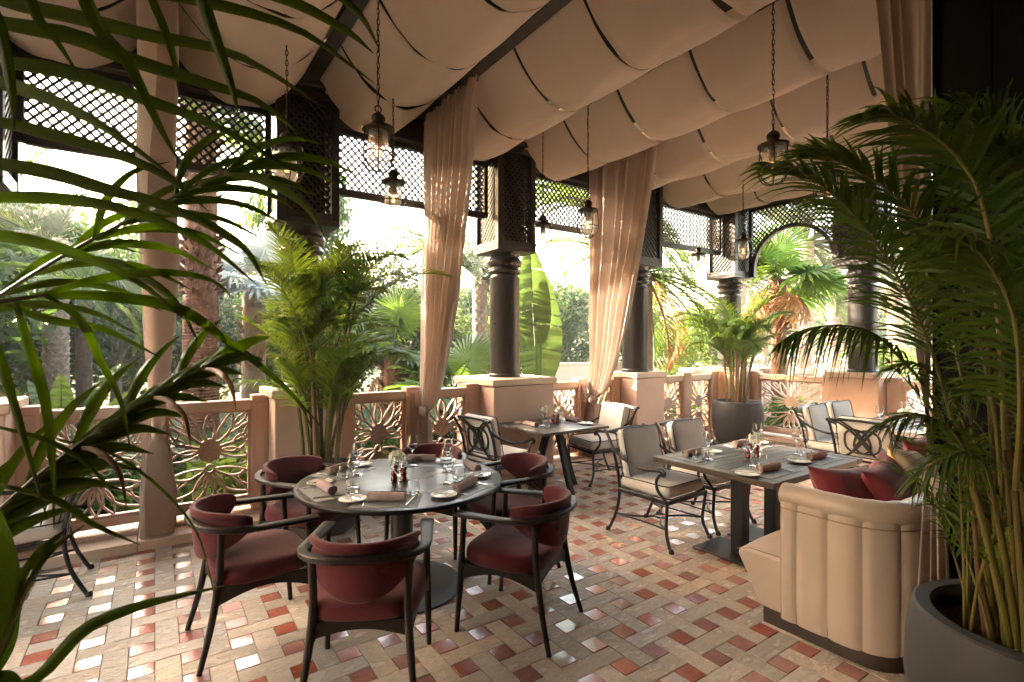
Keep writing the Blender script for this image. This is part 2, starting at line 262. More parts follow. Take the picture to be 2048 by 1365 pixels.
# ------------------------------------------------------------------ mesh helpers
class MB:
    def __init__(self): self.v = []; self.f = []
    def add(self, vs, fs):
        o = len(self.v); self.v += [tuple(p) for p in vs]; self.f += [tuple(i + o for i in f) for f in fs]; return self
    def box(self, c, s, rot=None):
        x, y, z = s[0] / 2, s[1] / 2, s[2] / 2
        vs = [Vector((a * x, b * y, d * z)) for d in (-1, 1) for b in (-1, 1) for a in (-1, 1)]
        if rot is not None:
            m = rot if isinstance(rot, Matrix) else Euler(rot).to_matrix()
            vs = [m @ p for p in vs]
        vs = [p + Vector(c) for p in vs]
        return self.add(vs, [(0, 2, 3, 1), (4, 5, 7, 6), (0, 1, 5, 4), (2, 6, 7, 3), (0, 4, 6, 2), (1, 3, 7, 5)])
    def span(self, a, b):
        return self.box([(p + q) / 2 for p, q in zip(a, b)], [abs(q - p) for p, q in zip(a, b)])
    def bar(self, a, b, w, h, up=(0, 0, 1)):
        a, b = Vector(a), Vector(b); d = (b - a); l = d.length; d.normalize()
        up = Vector(up)
        if abs(d.dot(up)) > .98: up = Vector((1, 0, 0))
        x = d.cross(up).normalized(); z = x.cross(d)
        vs = [p + x * (i * w / 2) + z * (j * h / 2) for p in (a, b) for i, j in ((-1, -1), (1, -1), (1, 1), (-1, 1))]
        return self.add(vs, [(0, 1, 2, 3), (7, 6, 5, 4), (0, 4, 5, 1), (1, 5, 6, 2), (2, 6, 7, 3), (3, 7, 4, 0)])
    def tube(self, pts, r, n=8, cap=True, flat=1.0, up=None, closed=False):
        pts = [Vector(p) for p in pts]; k = len(pts)
        rs = r if isinstance(r, (list, tuple)) else [r] * k
        rings = []; x = None
        for i, p in enumerate(pts):
            a = pts[(i - 1) % k] if (i > 0 or closed) else p; b = pts[(i + 1) % k] if (i < k - 1 or closed) else p
            d = (b - a).normalized()
            if up is not None:
                x = d.cross(Vector(up)); x = x.normalized() if x.length > 1e-4 else Vector((1, 0, 0))
            elif x is None:
                x = d.orthogonal().normalized()
            else:
                x = (x - d * x.dot(d)); x = x.normalized() if x.length > 1e-6 else d.orthogonal().normalized()
            y = d.cross(x)
            rings.append([p + (x * math.cos(t) + y * (math.sin(t) * flat)) * rs[i] for t in [2 * PI * j / n for j in range(n)]])
        vs = [q for ring in rings for q in ring]; fs = []
        m = k if closed else k - 1
        for i in range(m):
            i2 = (i + 1) % k
            for j in range(n):
                j2 = (j + 1) % n; fs.append((i * n + j, i * n + j2, i2 * n + j2, i2 * n + j))
        if cap and not closed:
            fs.append(tuple(range(n - 1, -1, -1))); fs.append(tuple((k - 1) * n + j for j in range(n)))
        return self.add(vs, fs)
    def lathe(self, prof, n=24, c=(0, 0, 0), closed=False):
        vs = []; fs = []; k = len(prof)
        for (r, z) in prof:
            for j in range(n):
                t = 2 * PI * j / n; vs.append((c[0] + r * math.cos(t), c[1] + r * math.sin(t), c[2] + z))
        for i in range(k if closed else k - 1):
            i2 = (i + 1) % k
            for j in range(n):
                j2 = (j + 1) % n; fs.append((i * n + j, i * n + j2, i2 * n + j2, i2 * n + j))
        if not closed:
            if prof[0][0] > 1e-5: fs.append(tuple(range(n - 1, -1, -1)))
            if prof[-1][0] > 1e-5: fs.append(tuple((k - 1) * n + j for j in range(n)))
        return self.add(vs, fs)
    def grid(self, fn, nu, nv, closed_u=False):
        vs = [fn(i / (nu if closed_u else nu - 1), j / (nv - 1)) for j in range(nv) for i in range(nu)]
        fs = []
        for j in range(nv - 1):
            for i in range(nu if closed_u else nu - 1):
                i2 = (i + 1) % nu; fs.append((j * nu + i, j * nu + i2, (j + 1) * nu + i2, (j + 1) * nu + i))
        return self.add(vs, fs)
    def ribbon(self, pts, wdt, dep, to3, closed=False):
        """flat bar bent along a 2-D line: wdt in its plane (number or list), dep through it"""
        k = len(pts); ws = wdt if isinstance(wdt, (list, tuple)) else [wdt] * k
        vs = []
        for i, p in enumerate(pts):
            a = pts[(i - 1) % k] if (i > 0 or closed) else p; b = pts[(i + 1) % k] if (i < k - 1 or closed) else p
            dx, dy = b[0] - a[0], b[1] - a[1]; l = math.hypot(dx, dy) or 1; nx, ny = -dy / l, dx / l
            for (s, d) in ((1, 1), (-1, 1), (-1, -1), (1, -1)):
                vs.append(to3(p[0] + nx * s * ws[i] / 2, p[1] + ny * s * ws[i] / 2, d * dep / 2))
        fs = []
        for i in range(k if closed else k - 1):
            i2 = (i + 1) % k
            for j in range(4):
                j2 = (j + 1) % 4; fs.append((i * 4 + j, i * 4 + j2, i2 * 4 + j2, i2 * 4 + j))
        if not closed: fs += [(3, 2, 1, 0), tuple((k - 1) * 4 + j for j in range(4))]
        return self.add(vs, fs)
    def prism(self, poly, z0, z1):
        k = len(poly); vs = [(x, y, z0) for x, y in poly] + [(x, y, z1) for x, y in poly]
        return self.add(vs, [tuple(range(k - 1, -1, -1)), tuple(range(k, 2 * k))] + [(i, (i + 1) % k, k + (i + 1) % k, k + i) for i in range(k)])
    def xf(self, m):
        self.v = [tuple(m @ Vector(p)) for p in self.v]; return self
    def mesh(self, name, m, ang=38, recalc=False):
        me = bpy.data.meshes.new(name); me.from_pydata(self.v, [], self.f); me.validate(clean_customdata=False)
        if recalc:
            bm = bmesh.new(); bm.from_mesh(me); bmesh.ops.recalc_face_normals(bm, faces=bm.faces); bm.to_mesh(me); bm.free()
        me.polygons.foreach_set('use_smooth', [True] * len(me.polygons))
        if ang < 180: me.set_sharp_from_angle(angle=R(ang))
        me.materials.append(m); me.update()
        return me
    def build(self, name, m, parent=None, bevel=0, seg=2, ang=38, loc=None, recalc=True, sub=0):
        me = self.mesh(name, m, ang, recalc)
        o = bpy.data.objects.new(name, me); COL.objects.link(o); o.parent = parent
        if loc is not None: o.location = loc
        if bevel:
            b = o.modifiers.new('bevel', 'BEVEL'); b.width = bevel; b.segments = seg; b.limit_method = 'ANGLE'; b.angle_limit = R(40); b.harden_normals = False
        if sub:
            s = o.modifiers.new('sub', 'SUBSURF'); s.levels = sub; s.render_levels = sub
        return o
def tag(o, label=None, cat=None, group=None, kind=None):
    if label: o['label'] = label
    if cat: o['category'] = cat
    if group: o['group'] = group
    if kind: o['kind'] = kind
    return o
def thing(name, label, cat, loc=(0, 0, 0), rz=0.0, group=None):
    o = bpy.data.objects.new(name, None); COL.objects.link(o); o.empty_display_size = .1
    o.location = loc; o.rotation_euler = (0, 0, rz)
    return tag(o, label, cat, group)
KIDS = {}
def copy_tree(o, loc=None, rz=None, label=None, group=None, scale=None, parent=None):
    c = o.copy(); COL.objects.link(c); c.parent = parent
    if loc is not None: c.location = loc
    if rz is not None: c.rotation_euler = (0, 0, rz)
    if scale is not None: c.scale = (scale,) * 3
    if label: c['label'] = label
    if group: c['group'] = group
    for k in list(o.children): copy_tree(k, parent=c)
    return c
def catmull(pts, n):
    """smooth line through control points, n samples"""
    P = [Vector(p) for p in pts]; P = [P[0] * 2 - P[1]] + P + [P[-1] * 2 - P[-2]]; k = len(P) - 3; out = []
    for i in range(n):
        t = i / (n - 1) * k; s = min(int(t), k - 1); f = t - s; a, b, c, d = P[s:s + 4]
        out.append(0.5 * ((2 * b) + (c - a) * f + (2 * a - 5 * b + 4 * c - d) * f * f + (3 * b - a - 3 * c + d) * f ** 3))
    return out
def rnd(a, b): return random.uniform(a, b)
# ------------------------------------------------------------------ terrace floor: woven pattern of long slabs and red squares
U = 0.113215
X0, Y0 = 2.432, 2.296
fl = MB().span((-7, -4, -.06), (9.0, 5.75, -.006)).build('floor', M['grout']); tag(fl, 'terrace floor of pale riven slabs woven round polished red squares', kind='structure')
def tile_mesh(lx, ly, mb=None, c=(0, 0, 0), tilt=(0, 0)):
    g, ch, th = .0016, .0022, .012
    a, b = lx / 2 - g, ly / 2 - g; vs = []
    for (x, y, z) in [(s * a, t * b, -th) for s, t in ((-1, -1), (1, -1), (1, 1), (-1, 1))] + [(s * a, t * b, -ch) for s, t in ((-1, -1), (1, -1), (1, 1), (-1, 1))] + \
            [(s * (a - ch), t * (b - ch), 0) for s, t in ((-1, -1), (1, -1), (1, 1), (-1, 1))]:
        vs.append((c[0] + x, c[1] + y, c[2] + z + x * tilt[0] + y * tilt[1]))
    fs = [(8, 9, 10, 11)] + [(i, (i + 1) % 4, 4 + (i + 1) % 4, 4 + i) for i in range(4)] + [(4 + i, 4 + (i + 1) % 4, 8 + (i + 1) % 4, 8 + i) for i in range(4)]
    m = mb or MB(); m.add(vs, fs); return m
tm = {'x': tile_mesh(3 * U, U).mesh('stone_slab', M['slab'], 20), 'y': tile_mesh(U, 3 * U).mesh('stone_slab', M['slab'], 20), 'r': tile_mesh(U, U).mesh('red_tile', M['red'], 20)}
slabs, reds = [], []
for i in range(-42, 31):
    for j in range(-15, 24):
        rx, ry = X0 + 2 * U * i, Y0 - 2 * U * j; cx_, cy_ = rx + U, ry + U
        for (x, y, k) in ((rx, ry, 'r'), (cx_, cy_, 'y' if (i + j) % 2 == 0 else 'x')):
            if not (-6.9 < x < 8.2 and -2.6 < y < 5.02): continue
            if k != 'r' and y > 4.85 and k == 'y': pass
            p = pix((x, y, 0)); vis = p is not None and -40 < p[0] < 2090 and p[1] < 1400
            (reds if k == 'r' else slabs).append((0 if vis else 1, p[2] if p else 99, x, y, k))
for L_, nm in ((slabs, 'stone_slab'), (reds, 'red_tile')):
    L_.sort(); rest = MB()
    for q, (nv, d, x, y, k) in enumerate(L_):
        dz, t1, t2 = rnd(-.0012, .0008), rnd(-.006, .006), rnd(-.006, .006)
        if q < 290 and not nv:
            o = bpy.data.objects.new(nm, tm[k]); COL.objects.link(o); o.parent = fl
            o.location = (x, y, dz); o.rotation_euler = (t2, -t1, 0)
        else:
            lx, ly = {'x': (3 * U, U), 'y': (U, 3 * U), 'r': (U, U)}[k]
            tile_mesh(lx, ly, rest, (x, y, dz), (t1, t2))
    o = rest.build(nm + '_field', M['slab' if nm == 'stone_slab' else 'red'], fl, ang=20, recalc=False); o['kind'] = 'stuff'

# ------------------------------------------------------------------ kerb ledge under the balustrade
def kerb(name, label, x0, x1, y0, y1, along):
    t = tag(MB().span((x0, y0, -.62), (x1, y1, -.02)).build(name, M['stone'], bevel=.004), label, kind='structure')
    n = max(1, round((x1 - x0 if along == 'x' else y1 - y0) / .62)); L_ = (x1 - x0 if along == 'x' else y1 - y0) / n
    for i in range(n):
        a = (x0 if along == 'x' else y0) + i * L_ + .0015; b = a + L_ - .003
        if along == 'x': s = ((a, y0 - .03, -.018), (b, y0 + .20, .075)); s2 = ((a, y0 + .204, -.018), (b, y1, .098))
        else: s = ((x0 - .03, a, -.018), (x0 + .20, b, .075)); s2 = ((x0 + .204, a, -.018), (x1, b, .098))
        MB().span(*s).build('kerb_stone', M['stonecap'], t, bevel=.006)
        MB().span(*s2).build('kerb_stone', M['stonecap'], t, bevel=.006)
    return t
kerb('kerb', 'stone kerb ledge running under the long balustrade', -7, 8.02, 5.07, 5.62, 'x')
kerb('kerb', 'stone kerb ledge running under the far end balustrade', 8.28, 8.82, -.6, 5.05, 'y')

# ------------------------------------------------------------------ pedestals and columns
def pedestal(x0, x1, y0, y1, label):
    t = thing('pedestal', label, 'pedestal', ((x0 + x1) / 2, (y0 + y1) / 2, 0), group='stone pedestals under the columns')
    a, b = (x1 - x0) / 2, (y1 - y0) / 2
    MB().span((-a, -b, .0), (a, b, 1.148)).build('body', M['stone'], t, bevel=.012)
    MB().span((-a - .012, -b - .012, .0), (a + .012, b + .012, .13)).build('base_course', M['stone'], t, bevel=.008)
    MB().span((-a - .03, -b - .03, 1.15), (a + .03, b + .03, 1.225)).build('cap', M['stonecap'], t, bevel=.01)
    return t
def lattice(mb, u0, u1, z0, z1, to3, sp=.076, wd=.02, th=.009, slope=1.08, ok=None):
    """crossing diagonal laths clipped to a rectangle and to ok(u, z)"""
    hgt = z1 - z0
    for d in (1, -1):
        k = int((u1 - u0 + hgt / slope) / sp) + 2
        for i in range(-1, k):
            # u = c + d * z / slope
            c = (u0 - hgt / slope if d > 0 else u0) + i * sp
            n = 48; run = None; segs = []
            for s in range(n + 1):
                z = hgt * s / n; u = c + d * z / slope
                inside = u0 <= u <= u1 and (ok is None or ok(u, z0 + z))
                if inside and run is None: run = (u, z)
                if run is not None and (not inside or s == n):
                    e = (u, z)
                    if math.hypot(e[0] - run[0], e[1] - run[1]) > .03: segs.append((run, e))
                    run = None
            for (a, b) in segs:
                mb.ribbon([(a[0], z0 + a[1]), (b[0], z0 + b[1])], wd, th, lambda p, q, r: to3(p, q, r + d * th * .55))
def column(cx_, cy_, label, seed):
    t = thing('column', label, 'column', (cx_, cy_, 1.225), group='dark columns carrying the pergola')
    r = .19; z = -1.225
    MB().lathe([(r + .012, 0), (r + .012, .03), (r, .045), (r, 1.235), (r + .004, 1.25), (r - .012, 1.262), (r - .018, 1.285)], 40).build('shaft', M['column'], t, ang=30)
    MB().lathe([(r - .03, 1.283), (r - .03, 1.30), (r + .005, 1.31), (r + .018, 1.335), (r + .005, 1.36), (r - .012, 1.372), (r - .012, 1.385), (r + .012, 1.40), (r + .03, 1.435), (r + .03, 1.46),
                (r + .008, 1.495), (r - .008, 1.505), (r, 1.53), (r + .01, 1.56)], 40).build('neck_rings', M['column'], t, ang=30)
    h, b0, b1 = .285, 1.56, 2.86
    cap = MB().span((-h, -h, b0), (h, h, b0 + .05)).build('capital_box', M['dark'], t, bevel=.006)
    fr = MB()
    for sx in (-1, 1):
        for sy in (-1, 1): fr.span((sx * h, sy * h, b0 + .05), (sx * (h - .075), sy * (h - .075), b1))
    for s in (-1, 1):
        for z_ in (b0 + .05, b1 - .09):
            fr.span((-h + .075, s * (h - .004), z_), (h - .075, s * (h - .07), z_ + .07))
            fr.span((s * (h - .004), -h + .075, z_), (s * (h - .07), h - .075, z_ + .07))
    fr.build('box_frame', M['dark'], cap, bevel=.004)
    core = MB().span((-.17, -.17, b0 + .05), (.17, .17, b1)).build('box_core', M['black'], cap)
    lt = MB(); q = h - .045
    for s in (-1, 1):
        lattice(lt, -h + .08, h - .08, b0 + .12, b1 - .09, lambda u, z_, d: (u, s * q + d, z_), sp=.07, wd=.024, th=.012)
        lattice(lt, -h + .08, h - .08, b0 + .12, b1 - .09, lambda u, z_, d: (s * q + d, u, z_), sp=.07, wd=.024, th=.012)
    o = lt.build('lattice', M['dark'], cap, recalc=False); o['kind'] = 'stuff'
    MB().span((-h - .035, -h - .035, b1), (h + .035, h + .035, b1 + .06)).span((-h - .01, -h - .01, b1 + .06), (h + .01, h + .01, 3.22)).build('capital_crown', M['dark'], t, bevel=.01)
    return t
PED = [(-1.47, -.87, 5.02, 5.62), (.88, 1.48, 5.02, 5.62), (3.22, 4.11, 5.02, 5.92), (5.63, 6.23, 5.02, 5.62), (8.10, 8.76, 5.04, 5.70), (8.30, 8.95, 3.01, 3.66)]
PC = [(-1.17, 5.32), (1.2, 5.40), (3.67, 5.47), (5.93, 5.32), (8.45, 5.37), (8.62, 3.33)]
pl = ['stone pedestal at the left end of the balustrade, half hidden by leaves', 'stone pedestal behind the tall palm pot and burgundy chairs', 'widest stone pedestal with a square dining table pushed against it',
      'stone pedestal right of the curtain tied before the second column', 'corner stone pedestal behind the far potted palm', 'stone pedestal at the far end, right of the arched opening']
cl = ['dark column at the left end behind foreground leaves', 'dark column behind the tall potted palm, with a big dark box on top', 'dark round column with a lattice box, standing on the widest pedestal',
      'dark round column right of the far curtain', 'dark corner column behind the far potted palm', 'dark round column right of the arched lattice, dappled with light']
for i, p in enumerate(PED): pedestal(*p, pl[i])
for i, p in enumerate(PC): column(*p, cl[i], i)
pedestal(-3.9, -3.3, 5.02, 5.62, 'stone pedestal outside the picture on the left'); column(-3.6, 5.32, 'dark column outside the picture on the left', 9)
pedestal(8.30, 8.95, .6, 1.25, 'stone pedestal at the far end behind the big palm'); column(8.62, .93, 'dark column at the far end behind the big palm', 9)

# ------------------------------------------------------------------ balustrade: framed fretwork panels between posts
def fret_panel(hw, h):
    """flower medallion with almond loops running out to the frame, as one pierced sheet; local x across, z up"""
    mb = MB(); th = .032; T = lambda x, z, d: (x, d, z)
    cz = h * .57; cy2 = h * .36
    def reach(a, oz):
        dx, dz = math.sin(a), math.cos(a); l = 9
        if abs(dx) > 1e-4: l = min(l, (hw) / abs(dx))
        if dz > 1e-4: l = min(l, (h - oz) / dz)
        if dz < -1e-4: l = min(l, oz / -dz)
        return l
    def loop(oz, deg, r0, r1, wd, bend=0.0, sw=.0155):
        a = R(deg); ca, sa = math.cos(a), math.sin(a); n = 11; L1, L2 = [], []
        for i in range(n):
            t = i / (n - 1); w_ = wd * math.sin(PI * t) ** .85; l = r0 + (r1 - r0) * t; off = bend * math.sin(PI * t) * (r1 - r0)
            for s, L_ in ((1, L1), (-1, L2)):
                px, pz = off + s * w_ / 2, l
                x, z = px * ca + pz * sa, oz + pz * ca - px * sa
                L_.append((max(-hw, min(hw, x)), max(0, min(h, z))))
        pts = L1 + L2[-2:0:-1]
        mb.ribbon(pts, sw, th, T, closed=True)
    r0 = .06
    for s in (1, -1):
        for deg, wd, k, bd in ((29, .085, 1, .05), (55, .095, 1, .08), (80, .085, 1, .06), (104, .08, 1, -.05)):
            l = reach(R(deg), cz) * k; loop(cz, s * deg, r0, l, wd, s * bd)
        for deg, wd, bd in ((43, .05, .0), (68, .045, .0)):
            l = reach(R(deg), cz); loop(cz, s * deg, l * .62, l, wd, -s * bd, .014)
        for deg, wd, bd in ((157, .085, 0), (128, .10, .06), (100, .075, .05)):
            l = reach(R(deg), cy2); loop(cy2, s * deg, .035, l, wd, s * bd)
        for (z_, deg) in ((h * .78, 100), (h * .22, 62)):
            a = R(deg); mb.ribbon([(s * hw, z_ + .07), (s * (hw - .05), z_ + .045), (s * (hw - .075), z_), (s * (hw - .05), z_ - .05), (s * hw, z_ - .075)], .014, th, T)
    loop(cz, 0, r0, h - cz, .085); loop(cy2, 180, .04, cy2, .09)
    # medallion: eight-lobed boss with raised petals
    k = 48; ring = []
    for i in range(k):
        a = 2 * PI * i / k; r = .088 * (1 + .10 * abs(math.cos(4 * a))); ring.append((r * math.sin(a), cz + r * math.cos(a) * 1.12))
    o = len(mb.v); vs = [(x, s * .021, z) for s in (-1, 1) for x, z in ring] + [(0, -.021, cz), (0, .021, cz)]
    mb.add(vs, [(i, (i + 1) % k, k + (i + 1) % k, k + i) for i in range(k)] + [(2 * k, (i + 1) % k, i) for i in range(k)] + [(2 * k + 1, k + i, k + (i + 1) % k) for i in range(k)])
    for i in range(8):
        a = 2 * PI * i / 8; pts = []
        for q, (l, ww) in enumerate(((.008, 0), (.035, .017), (.062, .020), (.086, 0))):
            pts.append((l, ww))
        c, s_ = math.sin(a), math.cos(a); P2 = lambda l, ww: (l * c + ww * s_, cz + (l * s_ - ww * c) * 1.12)
        for sgn in (-1, 1):
            A = [P2(.008, 0), P2(.035, .017), P2(.062, .020), P2(.088, 0), P2(.062, -.020), P2(.035, -.017)]
            vs = [(x, sgn * .022, z) for x, z in A] + [(P2(.05, 0)[0], sgn * .032, P2(.05, 0)[1])]
            mb.add(vs, [(j, (j + 1) % 6, 6) for j in range(6)])
    ringp = [(.034 * math.cos(2 * PI * i / 20), cy2 + .034 * math.sin(2 * PI * i / 20)) for i in range(20)]
    mb.ribbon(ringp, .014, th, T, closed=True)
    # ties to the frame so the sheet hangs together
    return mb
FM = {}
def balustrade(name_label, posts, panels, along, c0, group='pierced stone balustrade bays'):
    """posts and panels are intervals along the run; c0 is the run's other coordinate"""
    t = thing('balustrade', name_label, 'balustrade', ((posts[0][0] + posts[-1][1]) / 2, c0, 0) if along == 'x' else (c0, (posts[0][0] + posts[-1][1]) / 2, 0), 0, group)
    mid = (posts[0][0] + posts[-1][1]) / 2
    if along == 'y': t.rotation_euler = (0, 0, PI / 2)
    for a, b in posts:
        p = MB().span((a - mid, -.075, .10), (b - mid, .075, 1.165)).build('post', M['stone'], t, bevel=.008)
        MB().span((a - mid + .03, -.081, .30), (b - mid - .03, .081, 1.10)).build('post_panel', M['stone'], p, bevel=.004)
    for a, b in panels:
        a_, b_ = a - mid, b - mid
        MB().span((a_, -.065, 1.035), (b_, .065, 1.125)).build('top_rail', M['stonecap'], t, bevel=.012)
        MB().span((a_, -.05, .145), (b_, .05, .215)).build('bottom_rail', M['stone'], t, bevel=.008)
        f = MB(); f.span((a_, -.028, .215), (a_ + .028, .028, 1.035)); f.span((b_ - .028, -.028, .215), (b_, .028, 1.035)); f.span((a_ + .028, -.027, 1.012), (b_ - .028, .027, 1.035)); f.span((a_ + .028, -.027, .215), (b_ - .028, .027, .235))
        fo = f.build('panel_frame', M['fret'], t)
        hw, h = (b_ - a_) / 2 - .026, .78
        k = round(hw, 2)
        if k not in FM: FM[k] = fret_panel(hw, h).mesh('fretwork', M['fret'], 35, True)
        o = bpy.data.objects.new('fretwork', FM[k]); COL.objects.link(o); o.parent = t; o.location = ((a_ + b_) / 2, 0, .234)
    return t
balustrade('balustrade bay at the left with the tied-back curtain before its middle post', [(-.87, -.73), (-.07, .07), (.74, .88)], [(-.73, -.07), (.07, .74)], 'x', 5.40)
balustrade('balustrade bay between the potted palm and the widest pedestal', [(1.48, 1.69), (2.27, 2.45), (3.03, 3.22)], [(1.69, 2.27), (2.45, 3.03)], 'x', 5.40)
balustrade('balustrade bay behind the square table, right of the widest pedestal', [(4.11, 4.28), (4.80, 4.97), (5.48, 5.63)], [(4.28, 4.80), (4.97, 5.48)], 'x', 5.40)
balustrade('balustrade bay between the second column and the far potted palm', [(6.23, 6.45), (7.09, 7.29), (7.85, 8.05)], [(6.45, 7.09), (7.29, 7.85)], 'x', 5.40)
balustrade('wide balustrade panel under the arched lattice at the far end', [(3.66, 3.85), (4.88, 5.03)], [(3.85, 4.88)], 'y', 8.60)
balustrade('balustrade bay at the far end behind the big palm leaves', [(1.26, 1.45), (2.80, 2.99)], [(1.45, 2.10), (2.10, 2.80)], 'y', 8.60)
balustrade('balustrade bay outside the picture on the left', [(-3.30, -3.1), (-2.45, -2.30), (-1.62, -1.47)], [(-3.1, -2.45), (-2.30, -1.62)], 'x', 5.40)

# ------------------------------------------------------------------ lattice friezes, beams, rafters, roof deck
def frieze(label, a, b, along, c0, z0=3.20, z1=3.83, arch=None):
    mid = (a + b) / 2
    t = thing('lattice_frieze', label, 'lattice screen', (mid, c0, 0) if along == 'x' else (c0, mid, 0), 0 if along == 'x' else PI / 2, 'dark lattice screens between the column heads')
    A, B = a - mid, b - mid
    f = MB()
    f.span((A, -.035, z1), (B, .035, z1 + .05)); f.span((A, -.034, z0), (A + .05, .034, z1)); f.span((B - .05, -.034, z0), (B, .034, z1))
    ok = None
    if arch:
        zc, r = arch
        pts = [(r + .03, z0)] + [((r + .03) * math.cos(PI * i / 24), zc + (r + .03) * math.sin(PI * i / 24)) for i in range(25)] + [(-r - .03, z0)]
        f.ribbon(pts, .06, .085, lambda x, z, d: (x, d, z))
        ok = lambda u, z: (math.hypot(u, z - zc) > r + .04) if z > zc else abs(u) > r + .04
    else:
        f.span((A + .05, -.036, z0 - .01), (B - .05, .036, z0 + .06))
    f.build('frame', M['dark'], t, bevel=.004)
    lt = MB(); lattice(lt, A + .04, B - .04, z0 + .03, z1 + .01, lambda u, z, d: (u, d, z), ok=ok)
    o = lt.build('lattice', M['dark'], t, recalc=False); o['kind'] = 'stuff'
    return t
frieze('dark lattice screen at the upper left behind the big leaves', -.88, .91, 'x', 5.42)
frieze('dark lattice screen behind the two nearest hanging lanterns', 1.49, 3.38, 'x', 5.44)
frieze('dark lattice screen just right of the lattice box on the column', 3.96, 5.64, 'x', 5.42)
frieze('dark lattice screen between the far curtain and the corner', 6.22, 8.16, 'x', 5.38)
frieze('dark lattice screen cut by a round arch at the far end', 3.62, 5.08, 'y', 8.6, z0=2.80, z1=3.95, arch=(2.93, .63))
frieze('dark arched lattice screen at the far end behind the big palm', 1.22, 3.04, 'y', 8.6, z0=2.80, z1=3.95, arch=(2.80, .78))
frieze('dark lattice screen outside the picture on the left', -3.3, -1.46, 'x', 5.42)
tag(MB().span((-7, 5.30, 3.88), (8.9, 5.52, 4.30)).span((-7, 5.24, 4.301), (8.9, 5.62, 4.40)).build('eaves_beam', M['dark'], bevel=.01), 'dark timber beam above the lattice along the garden side', kind='structure')
tag(MB().span((8.50, -.5, 4.0), (8.70, 5.29, 4.30)).span((8.44, -.5, 4.301), (8.8, 5.235, 4.40)).build('eaves_beam', M['dark'], bevel=.01), 'dark timber beam above the arches at the far end', kind='structure')
tag(MB().span((-7, -4.0, 5.40), (11.2, 7.5, 5.5)).build('roof_deck', M['black']), 'dark timber roof above the canvas', kind='structure')  # height and overhang shaped to light the canvas top and stop direct sun
RX = [-2.42, -1.2, 0.02, 1.22, 2.43, 3.67, 4.90, 6.14, 7.37, 8.42]
RW = .062
for i, x in enumerate(RX):
    side = ['outside the picture', 'at the left edge', 'over the left curtain', 'over the tall potted palm', 'over the middle curtain', 'over the lattice-box column', 'over the far curtain', 'over the far chairs', 'near the far column', 'along the far end'][i]
    tag(MB().span((x - RW, -3.9 if x < 3.1 else .4, 4.14), (x + RW, 5.29, 4.36)).build('rafter', M['dark'], bevel=.006), 'long dark rafter ' + side, 'rafter', 'dark rafters between the canvas bays')

# ------------------------------------------------------------------ wall on the right
wl = MB().span((3.19, .70, -.01), (9.0, .925, 5.39)).build('wall', M['black'], bevel=.004); tag(wl, 'black wall at the right edge behind the big potted palm', kind='structure')
wb = MB().span((-7, -2.6, -.01), (3.4, -2.4, 5.39)).build('wall', M['black']); tag(wb, 'black wall of the restaurant behind the camera', kind='structure')
MB().span((-4.2, -2.4, -.01), (-4.0, 2.0, 5.39)).build('light_block_wall', M['black'], wb)  # added out of view, cut short to trim side light on sofa and chairs
MB().span((3.2, -2.4, -.01), (3.4, .70, 5.39)).build('wall_return', M['black'], wb)
for z0, z1 in ((.25, 1.2), (1.35, 3.9)):
    m_ = MB()
    for a, b in (((3.34, .687, z0), (4.4, .699, z0 + .05)), ((3.34, .687, z1 - .05), (4.4, .699, z1)), ((3.34, .687, z0 + .05), (3.39, .699, z1 - .05)), ((4.35, .687, z0 + .05), (4.4, .699, z1 - .05))): m_.span(a, b)
    m_.build('moulding', M['black'], wl, bevel=.003)

